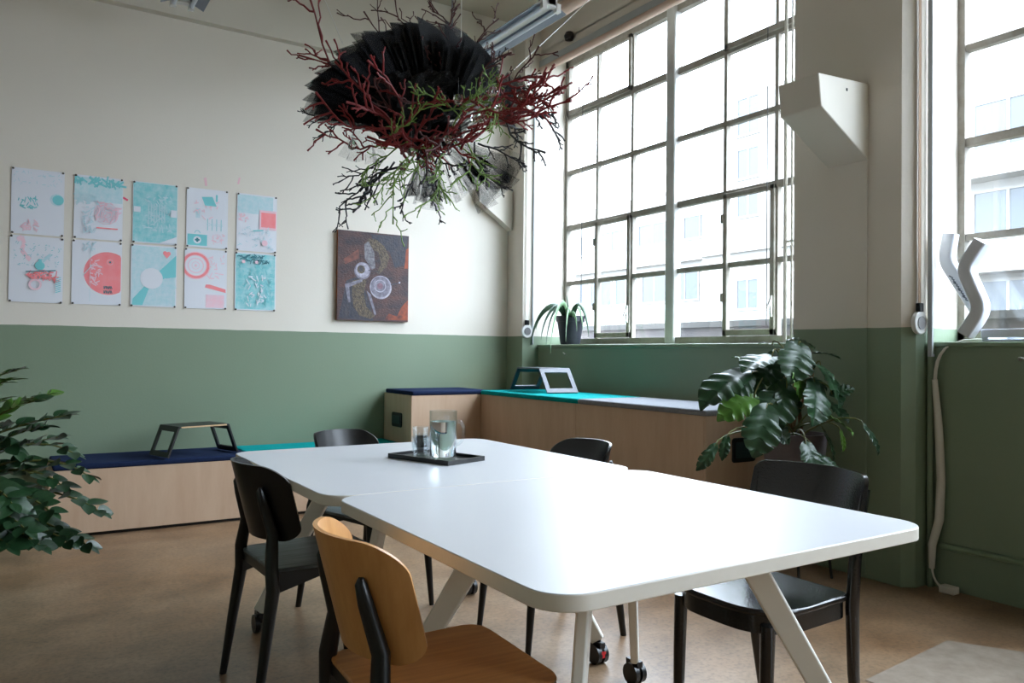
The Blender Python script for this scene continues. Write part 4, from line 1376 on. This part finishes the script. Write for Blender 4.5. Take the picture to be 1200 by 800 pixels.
# ------------------------------------------------------------------ hanging sculpture of tulle, branches and crystals
SC = at(500, 135, 3.2)
hs = thing('hanging_sculpture', 'hanging sculpture of black tulle, red, green and black twigs and crystal drops above the table', 'sculpture', SC)
RED = mat('red_twig', (138, 34, 34), .5, var=.6, vscale=20, rgb2=(96, 24, 26))
DARKRED = mat('dark_red_twig', (84, 36, 34), .6, var=.5, vscale=20, rgb2=(50, 28, 28))
TWIG_BLACK = mat('black_twig', (26, 24, 28), .5)
TWIG_GREEN = mat('green_twig', (126, 156, 70), .55, var=.6, vscale=20, rgb2=(80, 120, 50))
BR = random.Random(23)


def loc(px, py, dd=0.0):
    return at(px, py, 3.2 + dd) - SC


def branch(p0, p1, r, m, twigs=7, spread=.8, sub=True, knob=1.5):
    """one forked twig: a wavering main stem with side shoots ending in small knobs"""
    b = MB()
    p0, p1 = Vector(p0), Vector(p1)
    L = (p1 - p0).length
    def shoot(a, d, ln, rr, depth):
        dr = Vector(d).normalized()
        n = 8 if depth == 0 else 6
        side = dr.orthogonal().normalized()
        oth = dr.cross(side)
        ca, cb = BR.uniform(-.22, .22), BR.uniform(-.22, .22)
        pts = []
        for k in range(n + 1):
            t = k / n
            bow = math.sin(PI * t) if depth == 0 else t * t
            jit = .018 if depth == 0 else .03
            pts.append(Vector(a) + dr * ln * t + (side * ca + oth * cb) * ln * bow + Vector((BR.gauss(0, jit), BR.gauss(0, jit), BR.gauss(0, jit))) * ln * (1 if 0 < k else 0))
        rad = [rr * (1 - .42 * k / n) for k in range(n)] + [rr * .62 * knob]
        b.tube(pts, rad, 6)
        if depth < 2:
            cnt = twigs if depth == 0 else (BR.choice((1, 2)) if sub else 0)
            for q in range(cnt):
                f = (.18 + .76 * (q + BR.random()) / cnt) if depth == 0 else BR.uniform(.35, .85)
                i = min(n - 1, int(f * n))
                s = pts[i].lerp(pts[i + 1], f * n - i)
                rnd = rgt * BR.gauss(0, 1) + Vector((0, 0, 1)) * BR.gauss(0, 1) + fwd * BR.gauss(0, .6)
                rnd = (rnd - dr * rnd.dot(dr))
                if rnd.length < .01:
                    continue
                nd = dr + rnd.normalized() * spread * BR.uniform(.7, 1.3)
                shoot(s, nd, ln * BR.uniform(.20, .38), rr * .78, depth + 1)
    shoot(p0, p1 - p0, L, r, 0)
    return b.build('branch', m, hs)


BRANCHES = [
    # red, left and centre
    ((448, 132), (366, -6), -.05, .0058, RED), ((440, 140), (352, 62), .02, .0050, RED), ((455, 150), (370, 108), -.12, .0056, RED), ((470, 155), (392, 72), -.18, .0058, RED),
    ((475, 165), (430, 72), -.22, .0056, RED), ((470, 160), (372, 150), -.10, .0050, RED), ((480, 170), (408, 118), -.22, .0058, RED), ((500, 150), (436, 92), -.25, .0048, DARKRED),
    ((520, 120), (444, 88), -.22, .0042, DARKRED), ((470, 180), (520, 110), -.28, .0054, RED), ((450, 175), (560, 120), -.28, .0056, RED), ((440, 165), (530, 150), -.30, .0058, RED),
    ((500, 175), (590, 118), -.28, .0060, RED), ((480, 190), (430, 150), -.28, .0056, RED), ((430, 160), (500, 190), -.26, .0052, RED),
    # red, right cluster
    ((530, 160), (632, 88), -.20, .0062, RED), ((548, 150), (668, 116), -.15, .0060, RED), ((560, 130), (648, 82), -.12, .0054, RED), ((540, 165), (655, 100), -.22, .0060, RED),
    ((570, 125), (640, 130), -.10, .0050, RED), ((560, 120), (600, 62), -.05, .0046, DARKRED), ((555, 115), (632, 55), .05, .0042, DARKRED), ((590, 112), (655, 108), -.08, .0062, RED),
    ((470, 150), (560, 160), -.30, .0056, RED), ((520, 185), (470, 150), -.30, .0050, RED), ((560, 150), (500, 178), -.28, .0052, DARKRED), ((500, 165), (545, 195), -.26, .0046, TWIG_BLACK), ((480, 160), (500, 215), -.24, .0046, TWIG_BLACK),
    ((540, 175), (575, 150), -.26, .0050, RED), ((590, 110), (640, 92), -.14, .0060, RED), ((600, 105), (628, 118), -.16, .0056, RED),
    # thin dark red crown
    ((548, 92), (424, 14), .10, .0038, DARKRED), ((545, 85), (462, -8), .08, .0038, DARKRED), ((540, 80), (500, 2), .05, .0040, DARKRED), ((545, 90), (535, 5), .02, .0040, DARKRED),
    ((550, 95), (480, 50), .0, .0038, DARKRED), ((548, 95), (585, 22), .06, .0038, DARKRED), ((540, 100), (500, 60), -.05, .0042, DARKRED), ((552, 90), (524, 38), -.05, .004, TWIG_BLACK), ((548, 96), (592, 66), .0, .004, TWIG_BLACK),
    # black
    ((462, 190), (394, 248), -.10, .0044, TWIG_BLACK), ((452, 185), (396, 214), -.08, .0036, TWIG_BLACK), ((455, 195), (416, 250), -.14, .0046, TWIG_BLACK), ((470, 195), (428, 232), -.18, .0048, TWIG_BLACK),
    ((598, 132), (656, 166), -.05, .0052, TWIG_BLACK), ((592, 130), (640, 178), -.08, .0052, TWIG_BLACK), ((600, 128), (612, 170), -.02, .0040, TWIG_BLACK), ((560, 168), (618, 194), -.05, .0040, TWIG_BLACK),
    ((556, 166), (594, 222), -.08, .0042, TWIG_BLACK), ((410, 140), (356, 132), .0, .0036, TWIG_BLACK), ((405, 138), (374, 160), -.02, .0034, TWIG_BLACK), ((490, 200), (470, 250), -.15, .0044, TWIG_BLACK), ((520, 200), (512, 246), -.10, .0044, TWIG_BLACK),
    ((618, 100), (652, 140), .0, .0034, TWIG_BLACK),
    # green
    ((500, 170), (462, 262), -.22, .0040, TWIG_GREEN), ((490, 175), (436, 236), -.24, .0038, TWIG_GREEN), ((505, 180), (486, 246), -.26, .0038, TWIG_GREEN), ((520, 175), (524, 240), -.24, .0038, TWIG_GREEN),
    ((530, 165), (560, 222), -.22, .0036, TWIG_GREEN), ((480, 165), (424, 206), -.25, .0038, TWIG_GREEN), ((530, 150), (582, 96), -.25, .0036, TWIG_GREEN), ((560, 130), (566, 84), -.20, .0034, TWIG_GREEN),
    ((565, 120), (572, 168), -.24, .0034, TWIG_GREEN), ((540, 140), (480, 108), -.30, .0036, TWIG_GREEN), ((520, 130), (560, 110), -.32, .0034, TWIG_GREEN), ((450, 160), (500, 120), -.30, .0032, TWIG_GREEN),
    ((510, 160), (470, 190), -.32, .0038, TWIG_GREEN), ((545, 160), (530, 215), -.28, .0036, TWIG_GREEN), ((580, 100), (584, 150), -.20, .0030, TWIG_GREEN), ((500, 185), (448, 210), -.28, .0036, TWIG_GREEN),
]
for (a, b_, dz, r, m) in BRANCHES:
    branch(loc(a[0], a[1], dz * .6), loc(b_[0], b_[1], dz + BR.uniform(-.08, .08)), r * (.92 if m is TWIG_GREEN else 1.05), m, 7 if m is not TWIG_GREEN else 8, .85)

TUL_D = tulle_mat('black_tulle', (10, 10, 12), .72)
TUL_M = tulle_mat('thin_black_tulle', (22, 22, 28), .44)
TUL_L = tulle_mat('sheer_grey_tulle', (52, 54, 66), .19)


def fan(c, a0, a1, R, m, pleats, amp, tilt, roll=0.0, name='tulle_fan', jag=.08, seed=1):
    """pleated fan of netting; angles in the upright plane, tilt leans the rim towards the viewer"""
    rr = random.Random(seed)
    X, Z, N = rgt, Vector((0, 0, 1)), -Vector((fwd.x, fwd.y, 0)).normalized()
    nu, nv = pleats * 6 + 1, 7
    jit = [1 + rr.uniform(-jag, jag) for _ in range(pleats + 2)]
    ph = [rr.uniform(.6, 1.4) for _ in range(pleats + 2)]
    def P(u, v):
        a = math.radians(a0 + (a1 - a0) * u)
        k = u * pleats
        i = int(min(k, pleats - 1e-6))
        f = k - i
        j = jit[i] * (1 - f) + jit[i + 1] * f
        r = R * j * (.04 + .96 * v)
        zig = (abs(2 * f - 1) * 2 - 1) * ph[i]
        a2 = a + zig * .10 * v
        return c + (X * math.cos(a2) + Z * math.sin(a2)) * r + N * (amp * zig * v + math.tan(math.radians(tilt)) * r * (1 - .3 * v) + roll * (u - .5) * r)
    return MB().grid(P, nu, nv).build(name, m, hs, smooth=False)


cc = loc(500, 172)
fan(cc, 96, 160, .50, TUL_D, 20, .040, -10, .1, jag=.10, seed=2)
fan(cc, 88, 110, .50, TUL_D, 5, .030, 2, .1, jag=.04, seed=13)
fan(cc, 50, 150, .43, TUL_D, 28, .040, 12, -.1, jag=.12, seed=3)
fan(cc, 112, 168, .46, TUL_M, 20, .035, 20, .1, jag=.10, seed=14)
fan(cc, 52, 158, .48, TUL_M, 26, .040, -2, .2, jag=.12, seed=4)
fan(loc(515, 165), 28, 74, .40, TUL_M, 8, .03, -8, .1, jag=.12, seed=6)
fan(loc(500, 150), -100, -28, .34, TUL_L, 9, .030, 8, .1, jag=.14, seed=7)
fan(loc(505, 145), -58, -30, .42, TUL_L, 9, .030, 14, .1, jag=.06, seed=8)
fan(loc(500, 160), -108, -76, .27, TUL_M, 6, .030, 18, .1, jag=.10, seed=9)
fan(loc(505, 140), -165, -20, .15, TUL_D, 16, .03, 16, .1, jag=.14, seed=15)
fan(loc(430, 135), 232, 290, .20, TUL_L, 5, .025, 4, .1, jag=.08, seed=10)
fan(loc(545, 138), -12, 14, .20, TUL_M, 4, .012, 6, .1, jag=.03, seed=12)


def crumple(u, v):
    a, e = 2 * PI * u, PI * (v - .5)
    r = 1 + .16 * math.sin(a * 9 + 3 * math.sin(e * 5)) + .08 * math.sin(a * 17 + e * 8)
    return cc + rgt * (-.08 + .23 * r * math.cos(e) * math.cos(a)) + fwd * (.12 * r * math.cos(e) * math.sin(a)) + Vector((0, 0, .15 + .14 * r * math.sin(e) + .10 * math.cos(e) * abs(math.cos(a))))


MB().grid(crumple, 72, 22, close_u=True).build('tulle_core', tulle_mat('dense_black_tulle', (7, 7, 9), .93), hs, smooth=False)
CRYSTAL = glass_mat('crystal', 1.6)
for (px, py, dz, r, kind) in ((413, 170, -.15, .018, 1), (537, 116, -.34, .020, 0), (577, 107, -.30, .020, 0), (584, 126, -.30, .016, 0), (563, 138, -.32, .018, 0), (385, 128, -.08, .018, 0), (525, 163, -.34, .017, 0),
                             (610, 113, -.15, .016, 0), (556, 139, -.34, .016, 0), (482, 178, -.34, .017, 0), (472, 195, -.30, .016, 0), (622, 98, -.12, .014, 0)):
    c = loc(px, py, dz)
    prof = [(0, -r), (r * .72, -r * .7), (r, 0), (r * .72, r * .7), (0, r)] if kind == 0 else [(0, -r * 1.1), (r * .8, -r * .8), (r, -.1 * r), (r * .55, r * .9), (0, r * 1.5)]
    o = MB().lathe(prof, 9, c=tuple(c)).build('crystal_drop', CRYSTAL, hs, smooth=False)
    MB().tube([c + Vector((0, 0, r)), c + Vector((0, 0, r + .06))], .0005, 4).build('thread', mat('thread', (120, 120, 120), .4), o)
WIRE = mat('white_wire', (226, 226, 222), .4)
for (a, top) in (((602, 82), at(720, -26, 4.05)), ((402, 52), at(372, -60, 3.7)), ((540, 90), at(541, -60, 3.3))):
    A = loc(*a)
    Tp = Vector((top.x, top.y, ZC)) - SC if a[0] != 602 else Vector((2.35, 2.45, ZC)) - SC
    if a[0] == 602:
        d = fwd + rgt * ((712 - 600) / 916.6) + upv * ((400 + 20) / 916.6)
        k = (ZC - CAM_H) / d.z
        Tp = Vector((0, 0, CAM_H)) + d * k - SC
    elif a[0] == 402:
        d = fwd + rgt * ((340 - 600) / 916.6) + upv * ((400 + 100) / 916.6)
        k = (ZC - CAM_H) / d.z
        Tp = Vector((0, 0, CAM_H)) + d * k - SC
    MB().tube([A, Tp], .0016, 5).build('suspension_wire', WIRE, hs)
